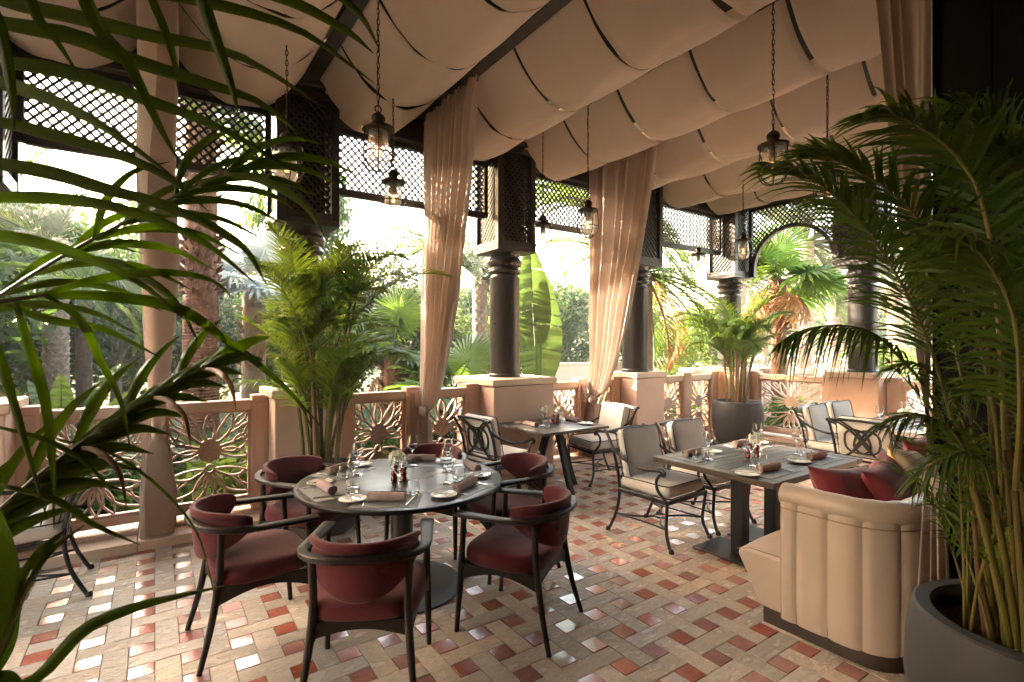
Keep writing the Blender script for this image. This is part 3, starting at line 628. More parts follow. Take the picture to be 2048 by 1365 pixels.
# ------------------------------------------------------------------ canvas canopy: sagging strips slung between rafters
GAPS = [5.235, 4.42, 3.60, 2.76, 1.94, 1.12, .28, -.55, -1.4, -2.2, -3.0]
clab = ['outside the picture on the left', 'at the upper left corner behind leaves', 'left of the nearest lantern chain', 'above the two nearest lanterns', 'right of the middle curtain', 'above the pair of lanterns in the middle',
        'above the lantern by the big palm', 'above the far chairs', 'furthest away before the arch']
for i in range(len(RX) - 1):
    xl, xr = RX[i] + RW + .003, RX[i + 1] - RW - .003
    t = thing('canvas_canopy', 'sagging beige canvas canopy bay ' + clab[i], 'canopy', ((xl + xr) / 2, 5.2, 4.2), group='canvas canopy bays between rafters')
    hwid = (xr - xl) / 2; sag0 = (.40 if hwid > .5 else .34)
    gaps = [g for g in GAPS if xr < 3.3 or g > .9]
    for k in range(len(gaps) - 1):
        ya, yb = gaps[k] - (0 if k == 0 else .013 + rnd(0, .006)), gaps[k + 1] + .013 + rnd(0, .006)
        sag = sag0 * rnd(.95, 1.04); sk_, ph = rnd(-.03, .03), rnd(0, 9)
        def f(u, v, ya=ya, yb=yb, sag=sag, sk_=sk_, ph=ph, k=k):
            a = u * 2 - 1; y = ya + (yb - ya) * v
            mid = math.sin(PI * v)
            s = sag * (1 + .05 * mid + sk_ * (v - .5)) * (1 - abs(a) ** 2.15)
            wr = .007 * math.sin(a * 9 + ph + v * 3) * (1 - a * a) + .020 * noise.noise(Vector((a * 2.2 + ph, y * 2.5, i * 3.1))) + .007 * noise.noise(Vector((a * 7 + ph, y * 5.5 + a * 4, i * 1.7)))
            pull = .018 * math.sin(v * 23 + ph) * max(0, abs(a) - .72) / .28 * (1 - abs(a)) * 6
            return (a * hwid, y - 5.2, (4.19 - 4.2) - s + wr * (1 - abs(a) ** 3) + pull)
        strip = MB().grid(f, 41, 17).build('canvas_strip', M['canopy'], t, ang=180, recalc=False)
        sd_ = strip.modifiers.new('thick', 'SOLIDIFY'); sd_.thickness = .003
        for e, v0, v1 in ((0, 0.0, .06), (1, .94, 1.0)):
            hm = MB().grid(lambda u, v: (lambda p: (p[0] * .999, p[1], p[2] - .004))(f(u, v0 + (v1 - v0) * v)), 41, 2).build('hem', M['canopy'], strip, ang=180, recalc=False)

# ------------------------------------------------------------------ curtains hung from rafters and tied back
def curtain(label, x0, top_y0, top_y1, tie_y, zt=4.12, ztie=.90, fold=9, seed=1, wtie=.16, expo=.55, bot=.30, zb=.09, flat_edge=1, amp=1.0, dx=0.0):
    rg = random.Random(seed); ph = [rg.uniform(0, 6.28) for _ in range(4)]
    t = thing('curtain', label, 'curtain', (x0, tie_y, 0), group='tied-back curtains')
    def band(z):
        if z >= ztie:
            f = ((z - ztie) / (zt - ztie)) ** expo; g = ((z - ztie) / (zt - ztie)) ** .35
            return (tie_y - wtie / 2 + (top_y0 - tie_y + wtie / 2) * f, tie_y + wtie / 2 + (top_y1 - tie_y - wtie / 2) * g)
        f = min(1, (ztie - z) / .5) ** .7
        return (tie_y - wtie / 2 - (bot - wtie) / 2 * f, tie_y + wtie / 2 + (bot - wtie) / 2 * f)
    def f(u, v):
        z = zb + (zt - zb) * v
        y0, y1 = band(z); s = u + .018 * math.sin(u * 17 + ph[0]) + .012 * math.sin(u * 31 + ph[1] + z * .6)
        y = y0 + (y1 - y0) * s
        up = max(0, (z - ztie)) / (zt - ztie)
        a = (.018 + .040 * min(1, up * 2.5) if z > ztie else .030 + .03 * min(1, (ztie - z) * 2)) * amp
        top = max(0, 1 - (zt - z) / .12); a *= 1 - .35 * top
        tie = math.exp(-((z - ztie) / .07) ** 2); a = a * (1 - .45 * tie)
        fo = fold * (1 + .12 * math.sin(u * 5 + ph[2]))
        x = a * math.sin(2 * PI * fo * u + ph[3] + .5 * math.sin(z * 1.3 + u * 6)) + .16 * a * math.sin(2 * PI * fo * 2.1 * u + z * .9 + ph[1]) + .025 * noise.noise(Vector((u * 3, z * 1.2, seed)))
        bow = (1 - tie) * (.0)
        return (x + dx * (1 - up), y - tie_y, z)
    o = MB().grid(f, fold * 16 + 1, 90).build('cloth', M['curtain'], t, ang=180, recalc=False)
    # pinch pleats at the heading, tie band with strap to the post
    hd = MB()
    n = fold * 2
    for i in range(n):
        y = top_y0 + (top_y1 - top_y0) * (i + .5) / n; p = f((i + .5) / n, 1)
        hd.tube([(p[0], y - tie_y, zt - .05), (p[0], y - tie_y, zt + .02)], .006, 6)
    hd.build('curtain_hooks', M['dark'], t)
    k = 26; prof = []
    tb = MB().grid(lambda u, v: ((.047 + .012 * math.sin(2 * PI * u * 3 + ph[0]) * .3) * math.cos(2 * PI * u) * (1 + .15 * math.sin(PI * v)), (wtie / 2 + .016) * math.sin(2 * PI * u) * (1 + .08 * math.sin(PI * v)), ztie - .05 + .10 * v + .012 * math.sin(2 * PI * u + ph[2])), k, 5, True)
    tb.build('tie_band', M['curtain'], t, ang=180)
    return t
curtain('beige curtain tied at the left, seen edge on through the big leaves', 0.02, 4.05, 5.26, 5.22, seed=3, fold=7, wtie=.17, amp=1.9, bot=.34)
c2 = curtain('wide beige curtain tied back in front of the column with the lattice box', 2.43, 4.06, 5.28, 5.22, seed=5, fold=8, bot=.28)
curtain('beige curtain dappled by sunlight, tied back left of the second round column', 4.93, 4.02, 5.24, 5.20, seed=8, fold=8, bot=.28)
curtain('beige curtain at the right edge, hanging against the end of the black wall', 3.12, 1.20, .90, .895, seed=11, fold=4, wtie=.08, bot=.12, zb=.02, ztie=.95, amp=.8, expo=.75)
for x, y in ((2.40, 5.30), (4.90, 5.30)):
    s = catmull([(x - .03, 5.325, 1.08), (x - .05, 5.29, .99), (x - .03, 5.24, .91), (x + .02, 5.20, .90)], 9)
    tag(MB().tube(s, .022, 6, flat=.3).build('tie_strap', M['curtain'], None), 'curtain tie strap hooked to the post ' + ('by the middle curtain' if x < 3 else 'by the sunlit curtain'), 'tie strap', 'curtain tie straps')
# ------------------------------------------------------------------ cast-metal armchair with off-white cushions (faces local +Y)
def rounded_slab(sx, sy, sz, n=4.0, puff=.0, nu=40, nv=15):
    """soft cushion: superellipse outline, rounded edge, slightly crowned faces"""
    mb = MB()
    def f(u, v):
        t = 2 * PI * u; c, s = math.cos(t), math.sin(t)
        p = PI * (v - .5)
        r = max(1e-3, abs(math.cos(p)) ** .28); e = 2 / n
        x = math.copysign(abs(c) ** e, c); y = math.copysign(abs(s) ** e, s)
        zz = math.copysign(abs(math.sin(p)) ** .55, math.sin(p))
        return (x * sx / 2 * r, y * sy / 2 * r, zz * sz / 2 * (1 + puff * (1 - r * r)))
    return mb.grid(f, nu, nv, True)
def outline(sx, sy, n=4.0, k=44):
    e = 2 / n; o = []
    for i in range(k):
        t = 2 * PI * i / k; c, s = math.cos(t), math.sin(t)
        o.append((math.copysign(abs(c) ** e, c) * sx / 2, math.copysign(abs(s) ** e, s) * sy / 2))
    return o
def make_metal_chair():
    t = thing('patio_armchair', '', 'armchair', group='black metal armchairs with off-white cushions')
    I = M['iron']
    for s in (-1, 1):
        pts = catmull([(s * .262, -.365, .012), (s * .258, -.335, .06), (s * .252, -.275, .20), (s * .250, -.245, .37), (s * .258, -.262, .55), (s * .266, -.315, .74), (s * .268, -.385, .865), (s * .268, -.415, .868)], 26)
        MB().tube(pts, [.016 if i < 2 else .0135 for i in range(26)], 8).lathe([(.021, 0), (.022, .012), (.015, .03), (.013, .035)], 10, (s * .263, -.368, 0)).build('rear_leg', I, t)
        pts = catmull([(s * .268, .292, .012), (s * .264, .268, .05), (s * .252, .235, .15), (s * .262, .245, .28), (s * .268, .255, .385)], 18)
        MB().tube(pts, .0135, 8).lathe([(.021, 0), (.022, .012), (.015, .03), (.013, .035)], 10, (s * .269, .295, 0)).build('front_leg', I, t)
        pts = catmull([(s * .266, -.335, .775), (s * .285, -.26, .715), (s * .300, -.12, .650), (s * .305, .04, .622), (s * .300, .16, .635), (s * .297, .215, .640)], 22)
        m = MB().tube(pts, [.015] * 14 + [.017, .018, .019, .020, .020, .020, .020, .019], 8, flat=.75)
        m.tube(catmull([(s * .297, .215, .640), (s * .296, .245, .628), (s * .295, .243, .600), (s * .294, .220, .602), (s * .294, .218, .618)], 12), [.019, .018, .017, .015, .014, .013, .012, .011, .010, .009, .008, .007], 8)
        m.tube(catmull([(s * .296, .222, .622), (s * .296, .175, .555), (s * .290, .180, .475), (s * .272, .248, .385)], 14), .0125, 8)
        m.build('arm', I, t)
    f = MB()
    q = [(-.262, -.25), (.262, -.25), (.27, .262), (-.27, .262)]
    for i in range(4):
        a, b = q[i], q[(i + 1) % 4]; f.bar((a[0], a[1], .385), (b[0], b[1], .385), .022, .030)
    for y in (-.1, .06): f.bar((-.265, y, .383), (.265, y, .383), .02, .012)
    f.build('seat_frame', I, t, bevel=.003)
    st = MB()
    ring = [(.055 * math.cos(2 * PI * i / 20), .0 + .055 * math.sin(2 * PI * i / 20), .165) for i in range(20)]
    st.tube(ring, .008, 6, closed=True)
    for s in (-1, 1):
        st.tube(catmull([(s * .253, .236, .165), (s * .17, .12, .165), (s * .045, .032, .165)], 10), .0085, 6)
        st.tube(catmull([(s * .253, -.285, .165), (s * .17, -.13, .165), (s * .045, -.032, .165)], 10), .0085, 6)
        st.tube(catmull([(s * .253, .236, .166), (s * .235, .0, .166), (s * .253, -.285, .166)], 10), .0075, 6)
    st.build('stretcher', I, t)
    # interlaced back panel between the posts, leaning with them
    def lean(z): return -.252 - max(0, z - .5) * .10 - max(0, z - .70) ** 1.3 * .42
    T = lambda x, z, d: (x, lean(z) + d - .01, z)
    b = MB()
    b.ribbon([(-.262, .868), (-.13, .879), (0, .883), (.13, .879), (.262, .868)], .026, .022, T)
    b.ribbon([(-.252, .475), (.252, .475)], .02, .018, T)
    def sw(p, wd, d0=0.0): 
        c = [(q.x, q.y) for q in catmull([(x, z, 0) for x, z in p], 26)]
        b.ribbon(c, [wd * (.72 + .55 * math.sin(PI * i / 25)) for i in range(26)], .012, lambda x, z, d: T(x, z, d + d0))
    for s, dd in ((1, .004), (-1, -.004)):
        sw([(s * .245, .865), (s * .13, .80), (s * .02, .69), (s * -.07, .58), (s * -.16, .505), (s * -.245, .482)], .019, dd)
        sw([(s * .185, .872), (s * .05, .77), (s * -.05, .63), (s * -.10, .55), (s * -.175, .482)], .015, dd)
        e = [(q.x, q.y) for q in catmull([(s * .16, .655, 0), (s * .145, .74, 0), (s * .07, .785, 0), (s * -.02, .765, 0), (s * -.06, .70, 0), (s * -.075, .61, 0), (s * -.02, .555, 0), (s * .08, .555, 0), (s * .14, .59, 0), (s * .16, .655, 0)], 34)]
        b.ribbon(e, .019, .012, lambda x, z, d: T(x, z, d + dd))
    b.build('scroll_back', I, t, recalc=True)
    c = rounded_slab(.525, .505, .112, 11, .04, 64, 15); c.xf(Matrix.Translation((0, .01, .458)))
    sc = c.build('seat_cushion', M['cushion'], t, ang=180)
    p = MB()
    for z in (.507, .409): p.tube([(x, y + .01, z) for x, y in outline(.521, .501, 11, 64)], .005, 5, closed=True)
    p.build('piping', M['piping'], sc)
    bc = rounded_slab(.485, .425, .09, 14, .14, 72, 15)
    mt = Matrix.Translation((0, -.218, .690)) @ Matrix.Rotation(R(90 + 13), 4, 'X')
    bc.xf(mt); bo = bc.build('back_cushion', M['cushion'], t, ang=180)
    p = MB()
    for z in (-.042, .042):
        p.tube([mt @ Vector((x, y, z)) for x, y in outline(.480, .420, 14, 72)], .0048, 5, closed=True)
    p.build('piping', M['piping'], bo)
    return t
# ------------------------------------------------------------------ burgundy armchair of dark wood (faces local +Y)
def make_wood_chair():
    t = thing('upholstered_armchair', '', 'armchair', group='burgundy armchairs round the round table')
    Wd = M['wenge']
    for s in (-1, 1):
        MB().tube(catmull([(s * .258, -.315, 0), (s * .232, -.262, .20), (s * .212, -.222, .42), (s * .214, -.215, .56), (s * .222, -.212, .695)], 14), [.0135, .0145, .0155, .0165, .018, .019, .020, .020, .0195, .019, .0185, .018, .0175, .017], 12).build('rear_leg', Wd, t)
        MB().tube(catmull([(s * .272, .252, 0), (s * .268, .235, .22), (s * .264, .222, .42), (s * .262, .210, .662)], 12), [.0135, .0145, .0155, .017, .0185, .0195, .0195, .019, .018, .0175, .017, .0165], 12).build('front_leg', Wd, t)
        m = MB()
        n = 12; 
        for i in range(n):   # arched side rail
            a, c = i / n, (i + 1) / n
            ya, yb = -.222 + .445 * a, -.222 + .445 * c
            lo = lambda q: .305 + .055 * math.sin(PI * q)
            xs = lambda q: s * (.214 + .05 * q)
            vs = [(xs(q) + dx, y, z) for q, y in ((a, ya), (c, yb)) for dx, z in ((-.012, lo(q)), (.012, lo(q)), (.012, .395), (-.012, .395))]
            m.add(vs, [(0, 4, 5, 1), (1, 5, 6, 2), (2, 6, 7, 3), (3, 7, 4, 0)] + ([(0, 1, 2, 3)] if i == 0 else []) + ([(7, 6, 5, 4)] if i == n - 1 else []))
        m.build('side_rail', Wd, t, recalc=True)
    for y, x, nm in ((.222, .264, 'front_rail'), (-.222, .214, 'rear_rail')):
        m = MB(); n = 12
        for i in range(n):
            a, c = i / n, (i + 1) / n; lo = lambda q: .318 + .04 * math.sin(PI * q)
            vs = [(-x + 2 * x * q, y + dy, z) for q in (a, c) for dy, z in ((-.011, lo(q)), (.011, lo(q)), (.011, .395), (-.011, .395))]
            m.add(vs, [(0, 4, 5, 1), (1, 5, 6, 2), (2, 6, 7, 3), (3, 7, 4, 0)])
        m.build(nm, Wd, t, recalc=True)
    # bent arm band
    path = catmull([(.262, .262, .672), (.270, .12, .676), (.281, -.04, .682), (.276, -.15, .69), (.232, -.248, .70), (.13, -.312, .708), (0, -.332, .711), (-.13, -.312, .708), (-.232, -.248, .70), (-.276, -.15, .69), (-.281, -.04, .682), (-.270, .12, .676), (-.262, .262, .672)], 60)
    m = MB()
    ring = []
    for i, p in enumerate(path):
        a, b = path[max(0, i - 1)], path[min(59, i + 1)]; d = (b - a).normalized(); x = d.cross(Vector((0, 0, 1))).normalized(); q = abs(i / 59 * 2 - 1)
        wd = .021 + .016 * max(0, q - .35) / .65; hh = .015 if q < .6 else .0125
        ring.append([p + x * (wd * c_) + Vector((0, 0, hh * s_)) for c_, s_ in ((-1, -.6), (-.7, -1), (.7, -1), (1, -.6), (1, .6), (.7, 1), (-.7, 1), (-1, .6))])
    vs = [v for r_ in ring for v in r_]; fs = [(i * 8 + j, i * 8 + (j + 1) % 8, (i + 1) * 8 + (j + 1) % 8, (i + 1) * 8 + j) for i in range(59) for j in range(8)] + [tuple(range(7, -1, -1)), tuple(59 * 8 + j for j in range(8))]
    m.add(vs, fs).build('arm_band', Wd, t, recalc=True)
    # curved upholstered back: cross-section loop carried round an arc
    def back(u, v):
        a = (v * 2 - 1); th = a * R(82)
        e = 1 - abs(a) ** 6 * .0
        rx, ry = .243, .268
        px, py = rx * math.sin(th), -.03 - ry * math.cos(th)
        nx, ny = math.sin(th) / rx, -math.cos(th) / ry; l = math.hypot(nx, ny); nx, ny = nx / l, ny / l
        hi = .774 - .022 * abs(a) ** 2.5
        lo = .500 + .165 * abs(a) ** 2.0
        end = max(0.02, 1 - abs(a) ** 14) ** .5
        zc, hh = (hi + lo) / 2, (hi - lo) / 2 * (.35 + .65 * end)
        c, s = math.cos(2 * PI * u), math.sin(2 * PI * u)
        zz = math.copysign(abs(s) ** .6, s); tt = math.copysign(abs(c) ** .6, c)
        z = zc + hh * zz
        thick = .025 * end
        out = .008 * max(0, (z - .70) / .08) * 2.2 - .018 * max(0, (.70 - z) / .25)
        if c > 0 and .685 < z < .735: out -= .012
        return (px + nx * (tt * thick + out), py + ny * (tt * thick + out), z)
    MB().grid(back, 40, 61, True).add([], []).build('upholstered_back', M['burgundy'], t, ang=180)
    bk = t.children[-1]
    # close the two wing ends with a cap fan
    me = bk.data; bm = bmesh.new(); bm.from_mesh(me); bmesh.ops.holes_fill(bm, edges=bm.edges, sides=0); bmesh.ops.recalc_face_normals(bm, faces=bm.faces); bm.to_mesh(me); bm.free()
    for p in me.polygons: p.use_smooth = True
    seat = rounded_slab(.53, .50, .105, 3.6, .16, 44, 17)
    seat.v = [(x * (1 + .12 * (y + .1)), y + .005, z + .432 + (.010 * math.cos(y * 6) if z > 0 else 0)) for x, y, z in seat.v]
    seat.build('seat', M['burgundy'], t, ang=180)
    return t
mc = make_metal_chair(); wc = make_wood_chair()
metal = [  # x, y, facing angle (local +Y turned by rz), label
    (-.74, 4.58, R(90) + .06, 'black metal armchair at the left edge, turned away beside the tied curtain'),
    (3.02, 4.62, R(-90) + .12, 'black metal armchair showing its scroll back, left of the table at the wide pedestal'),
    (4.44, 4.58, R(90) - .16, 'black metal armchair right of the table at the wide pedestal, cushion facing it'),
    (3.58, 2.92, R(180) + .05, 'nearest black metal armchair, at the left corner of the slatted table'),
    (4.26, 2.93, R(180) - .02, 'black metal armchair behind the slatted table, second from its left corner'),
    (6.62, 2.82, R(180) + .03, 'far black metal armchair just right of the far planter, seen from its side'),
    (7.28, 2.84, R(180) - .04, 'furthest black metal armchair, behind the far table'),
    (6.05, 2.22, R(-90) - .05, 'black metal armchair with its scroll back towards us beside the red cushions'),
]
for i, (x, y, rz, lb) in enumerate(metal):
    if i == 0: mc.location = (x, y, 0); mc.rotation_euler = (0, 0, rz); mc['label'] = lb
    else: copy_tree(mc, (x, y, 0), rz, lb)
TC = Vector((1.378, 3.31))
wood = [(183, .90, 'burgundy armchair at the left of the round table, side on', .0), (238, .945, 'nearest burgundy armchair with its broad back towards us', .04), (297, .885, 'burgundy armchair at the right front of the round table', .03),
        (354, .80, 'burgundy armchair at the right of the round table beside the metal armchair', -.05), (50, .70, 'burgundy armchair at the far side of the round table, only its top showing', .02), (124, .80, 'burgundy armchair in front of the tall palm planter', .05)]
for i, (deg, d, lb, e) in enumerate(wood):
    a = R(deg); x, y = TC.x + d * math.cos(a), TC.y + d * math.sin(a); rz = a + PI / 2 + e
    if i == 0: wc.location = (x, y, 0); wc.rotation_euler = (0, 0, rz); wc['label'] = lb
    else: copy_tree(wc, (x, y, 0), rz, lb)

# ------------------------------------------------------------------ tables
ZT = .73
rt = thing('round_table', 'round dark dining table on one pillar, laid for six', 'table', (TC.x, TC.y, 0))
top = MB().lathe([(.30, ZT - .034), (.648, ZT - .034), (.662, ZT - .030), (.672, ZT - .016), (.673, ZT - .008), (.668, ZT - .002), (.655, ZT)], 96).build('tabletop', M['tabletop'], rt, ang=25)
MB().lathe([(.662, ZT - .029), (.677, ZT - .027), (.680, ZT - .014), (.677, ZT - .004), (.670, ZT - .0025)], 96).build('rim', M['wenge'], top, ang=25)
MB().lathe([(.075, .02), (.075, .66), (.16, .675), (.16, .695)], 36).build('pillar', M['tablemetal'], rt, ang=30)
MB().lathe([(.405, 0), (.408, .006), (.405, .011), (.39, .013), (.09, .017), (.085, .03), (.076, .032)], 72).build('base_plate', M['tablemetal'], rt, ang=30)
def plank_table(x0, x1, y0, y1, label, n, cat_z=ZT):
    t = thing('square_table', label, 'table', ((x0 + x1) / 2, (y0 + y1) / 2, 0))
    hx, hy = (x1 - x0) / 2, (y1 - y0) / 2; g = .0025; eb = .085
    MB().span((-hx + .01, -hy + .01, ZT - .040), (hx - .01, hy - .01, ZT - .012)).build('under_board', M['plankdark'], t, bevel=.002)
    for s in (-1, 1):
        MB().span((s * hx, -hy, ZT - .042), (s * (hx - eb), hy, ZT)).build('plank', M['plankdark'], t, bevel=.003)
    ww = 2 * hy / n
    for i in range(n):
        a = -hy + i * ww + g / 2; b = a + ww - g
        c = rnd(-.25, .25) * hx
        MB().span((-hx + eb + g, a, ZT - .042), (c - g / 2, b, ZT - rnd(0, .0008))).build('plank', M['plankdark'], t, bevel=.003)
        MB().span((c + g / 2, a, ZT - .042), (hx - eb - g, b, ZT - rnd(0, .0008))).build('plank', M['plankdark'], t, bevel=.003)
    return t
def twin_base(t, dx):
    for s in (-1, 1):
        MB().span((s * dx - .05, -.05, .012), (s * dx + .05, .05, ZT - .043)).build('post', M['tablemetal'], t, bevel=.004)
        MB().span((s * dx - .185, -.30, 0), (s * dx + .185, .30, .012)).build('base_plate', M['tablemetal'], t, bevel=.003)
        MB().span((s * dx - .15, -.2, ZT - .055), (s * dx + .15, .2, ZT - .0405)).build('top_bracket', M['tablemetal'], t)
t1 = plank_table(3.33, 4.66, 1.80, 2.80, 'slatted dark wooden table with red mills and white flowers, in front of the cream sofa', 10); twin_base(t1, .24)
t3 = plank_table(6.35, 7.65, 1.75, 2.72, 'far slatted table half hidden by the big palm leaves', 9); twin_base(t3, .24)
t2 = thing('square_table', 'dark square table on splayed legs pushed against the wide pedestal', 'table', (3.71, 4.55, 0))
MB().span((-.46, -.43, ZT - .03), (.46, .43, ZT)).build('tabletop', M['tabletop'], t2, bevel=.003)
for k in range(4):
    a = k * PI / 2; d = Vector((math.cos(a), math.sin(a), 0))
    MB().bar(d * .07 + Vector((0, 0, ZT - .03)), d * .325 + Vector((0, 0, .0)), .055, .055, (0, 0, 1) if False else (-d.y, d.x, 0)).build('leg', M['wenge'], t2, bevel=.004)
MB().span((-.12, -.12, ZT - .05), (.12, .12, ZT - .0305)).build('hub', M['wenge'], t2, bevel=.004)

# ------------------------------------------------------------------ cream banquette sofa
sf = thing('banquette_sofa', 'long cream leather banquette with channelled back on a dark plinth', 'sofa', (2.94, .965, 0))
XE = 5.6
# outline of the back shell in plan: front of the end return, round the corner, along the back
def shell(off):
    pts = [(0 + off, .50)]; rr = .20
    for i in range(13):
        a = PI + (PI / 2) * i / 12; pts.append((rr + (rr - off) * math.cos(a), rr + (rr - off) * math.sin(a)))
    return pts
chan = [(.50, .41), (.41, .255), (.255, .10)]
def soft_panel(name, pts_out, pts_in, z0, z1, bulge, par):
    """one padded channel: outer face bulging between its two seams"""
    k = len(pts_out)
    def f(u, v):
        z = z0 + (z1 - z0) * v; 
        return None
    m = MB(); n = k
    nz = 9
    for j in range(nz):
        v = j / (nz - 1); z = z0 + (z1 - z0) * v
        for i in range(n):
            u = i / (n - 1); bo = bulge * (1 - (2 * u - 1) ** 6)
            o, q = Vector(pts_out[i]), Vector(pts_in[i]); d = (o - q).normalized(); p = o + d * (bo + .006 * (1 - abs(2 * v - 1) ** 8))
            m.v.append((p.x, p.y, z))
    for j in range(nz - 1):
        for i in range(n - 1): m.f.append((j * n + i, j * n + i + 1, (j + 1) * n + i + 1, (j + 1) * n + i))
    o = len(m.v)
    for j in range(nz):
        z = z0 + (z1 - z0) * j / (nz - 1)
        for i in range(n): m.v.append((pts_in[i][0], pts_in[i][1], z))
    for j in range(nz - 1):
        for i in range(n - 1): m.f.append((o + j * n + i + 1, o + j * n + i, o + (j + 1) * n + i, o + (j + 1) * n + i + 1))
        m.f.append((j * n, (j + 1) * n, o + (j + 1) * n, o + j * n)); m.f.append((j * n + n - 1, o + j * n + n - 1, o + (j + 1) * n + n - 1, (j + 1) * n + n - 1))
    for i in range(n - 1):
        m.f.append((i, o + i, o + i + 1, i + 1)); t_ = (nz - 1) * n; m.f.append((t_ + i, t_ + i + 1, o + t_ + i + 1, o + t_ + i))
    return m.build(name, M['leather'], par, ang=50, recalc=True)
def lerp2(a, b, n): return [(a[0] + (b[0] - a[0]) * i / (n - 1), a[1] + (b[1] - a[1]) * i / (n - 1)) for i in range(n)]
zB, zTp = .085, .755
rr = .27; th = .12
def arc(a0, a1, n, off): return [(rr + (rr - off) * math.cos(R(a0 + (a1 - a0) * i / (n - 1))), rr + (rr - off) * math.sin(R(a0 + (a1 - a0) * i / (n - 1)))) for i in range(n)]
segs = [(lerp2((0, .585), (0, .495), 7), lerp2((th, .585), (th, .495), 7)), (lerp2((0, .495), (0, .335), 9), lerp2((th, .495), (th, .335), 9)), (lerp2((0, .335), (0, rr), 3)[:-1] + arc(180, 200, 5, 0), lerp2((th, .335), (th, rr), 3)[:-1] + arc(180, 200, 5, th)),
        (arc(200, 235, 9, 0), arc(200, 235, 9, th)),
        (arc(235, 270, 9, 0), arc(235, 270, 9, th))]
x = rr
while x < XE - .01:
    segs.append((lerp2((x, 0), (x + .18, 0), 7), lerp2((x, th), (x + .18, th), 7))); x += .18
for po, pi_ in segs: soft_panel('channel_panel', po, pi_, zB, zTp, .013, sf)
# padded roll along the top, with gathered folds
path = [Vector((p[0], p[1], zTp + .028)) for p in lerp2((.046, .59), (.046, rr + .02), 8) + [(rr + (rr - .046) * math.cos(R(180 + 90 * i / 9)), rr + (rr - .046) * math.sin(R(180 + 90 * i / 9))) for i in range(10)] + lerp2((rr + .05, .046), (XE, .046), 60)]
rs = [.066 * (1 + .05 * math.sin(i * 1.9) * (1 if i % 3 else -.3)) for i in range(len(path))]
roll = MB().tube(path, rs, 18, flat=.95, up=(0, 0, 1)); roll.lathe([(0, -.061), (.03, -.054), (.05, -.036), (.062, 0)], 14) if False else None
roll.build('top_roll', M['leather'], sf, ang=60)
MB().tube([Vector((-.022, y, zTp - .036)) for y in (.575, .4, rr)] + [Vector((rr + (rr + .022) * math.cos(R(180 + 90 * i / 9)), rr + (rr + .022) * math.sin(R(180 + 90 * i / 9)), zTp - .036)) for i in range(1, 10)] + [Vector((XE, -.022, zTp - .036))], .0035, 5).build('seam', M['seam'], sf)
for _y in (.495, .335): MB().tube([(-.0015, _y, zB + .01), (-.0015, _y, zTp - .03)], .0026, 5).build('seam', M['seam'], sf)
MB().tube([(-.012, .577, zB + .01), (-.012, .577, zTp - .03)], .003, 5).build('seam', M['seam'], sf)
# seat: front slopes inwards down to the plinth
prof = [(.30, .10), (.725, .10), (.77, .20), (.83, .32), (.862, .375), (.855, .405), (.815, .42), (.57, .425), (.30, .415)]
m = MB()
def seat_mesh(x0, x1, cush):
    m = MB(); k = len(prof); nx = 9
    for i in range(nx):
        u = i / (nx - 1); x_ = x0 + (x1 - x0) * u; e = 1 - abs(2 * u - 1) ** 10
        for y, z in prof: m.v.append((x_, y - (1 - e) * .008, z - (1 - e) * .012 * (z > .3)))
    for i in range(nx - 1):
        for j in range(k): m.f.append((i * k + j, i * k + (j + 1) % k, (i + 1) * k + (j + 1) % k, (i + 1) * k + j))
    m.f += [tuple(range(k - 1, -1, -1)), tuple((nx - 1) * k + j for j in range(k))]
    return m
for a, b in ((.004, 1.9), (1.905, 3.8), (3.805, XE)):
    seat_mesh(a, b, 0).build('seat', M['leather'], sf, bevel=.022, seg=3, ang=50, recalc=True)
MB().span((.125, .125, .10), (XE, .295, .40)).build('seat_rear', M['leather'], sf)
MB().tube([(.0, .85, .392), (.0, .77, .421), (.0, .585, .424)], .003, 5).build('seam', M['seam'], sf)
pp = [(.03, .705)] + [(.03, .2)] + [(.2 + .17 * math.cos(R(180 + 90 * i / 8)), .2 + .17 * math.sin(R(180 + 90 * i / 8))) for i in range(9)] + [(XE, .03), (XE, .705)]
MB().prism(pp[::1], 0.0, .10).build('plinth', M['plinth'], sf, recalc=True)
def pillow(name, label, loc, rot, sx, sy, sz, m_, cord=None, group='cushions on the banquette'):
    mb = MB(); n = 25
    def f(side):
        def g(u, v):
            a, b = u * 2 - 1, v * 2 - 1
            pin = 1 - .10 * (1 - abs(a) ** 2) * abs(b) ** 3 - .0; pin2 = 1 - .10 * (1 - abs(b) ** 2) * abs(a) ** 3
            h = (max(0, (1 - a ** 4) * (1 - b ** 4))) ** .62
            wr = .012 * noise.noise(Vector((a * 2.5 + loc[0] * 7, b * 2.5, side)))
            return (a * sx / 2 * pin2, b * sy / 2 * pin, side * (sz / 2 * h) + wr * h)
        return g
    mb.grid(f(1), n, n); mb.grid(lambda u, v: f(-1)(1 - u, v), n, n)
    o = mb.build(name, m_, ang=180); o.location = loc; o.rotation_euler = rot
    tag(o, label, 'cushion', group)
    if cord:
        pts = []
        for i in range(80):
            t = i / 80 * 4; s = int(t); q = (t - s) * 2 - 1; a, b = ((q, -1), (1, q), (-q, 1), (-1, -q))[s]
            pts.append((a * sx / 2 * (1 - .10 * (1 - b ** 2) * abs(a) ** 3), b * sy / 2 * (1 - .10 * (1 - a ** 2) * abs(b) ** 3), .004 * math.sin(i * 2.4)))
        MB().tube(pts, .0065, 5, closed=True).build('cord_trim', M['gold'], o)
    return o
pillow('cushion', 'red velvet cushion nearest the sofa end, leaning in the corner', (3.38, 1.35, .685), (R(64), R(4), R(-14)), .52, .50, .18, M['velvet'])
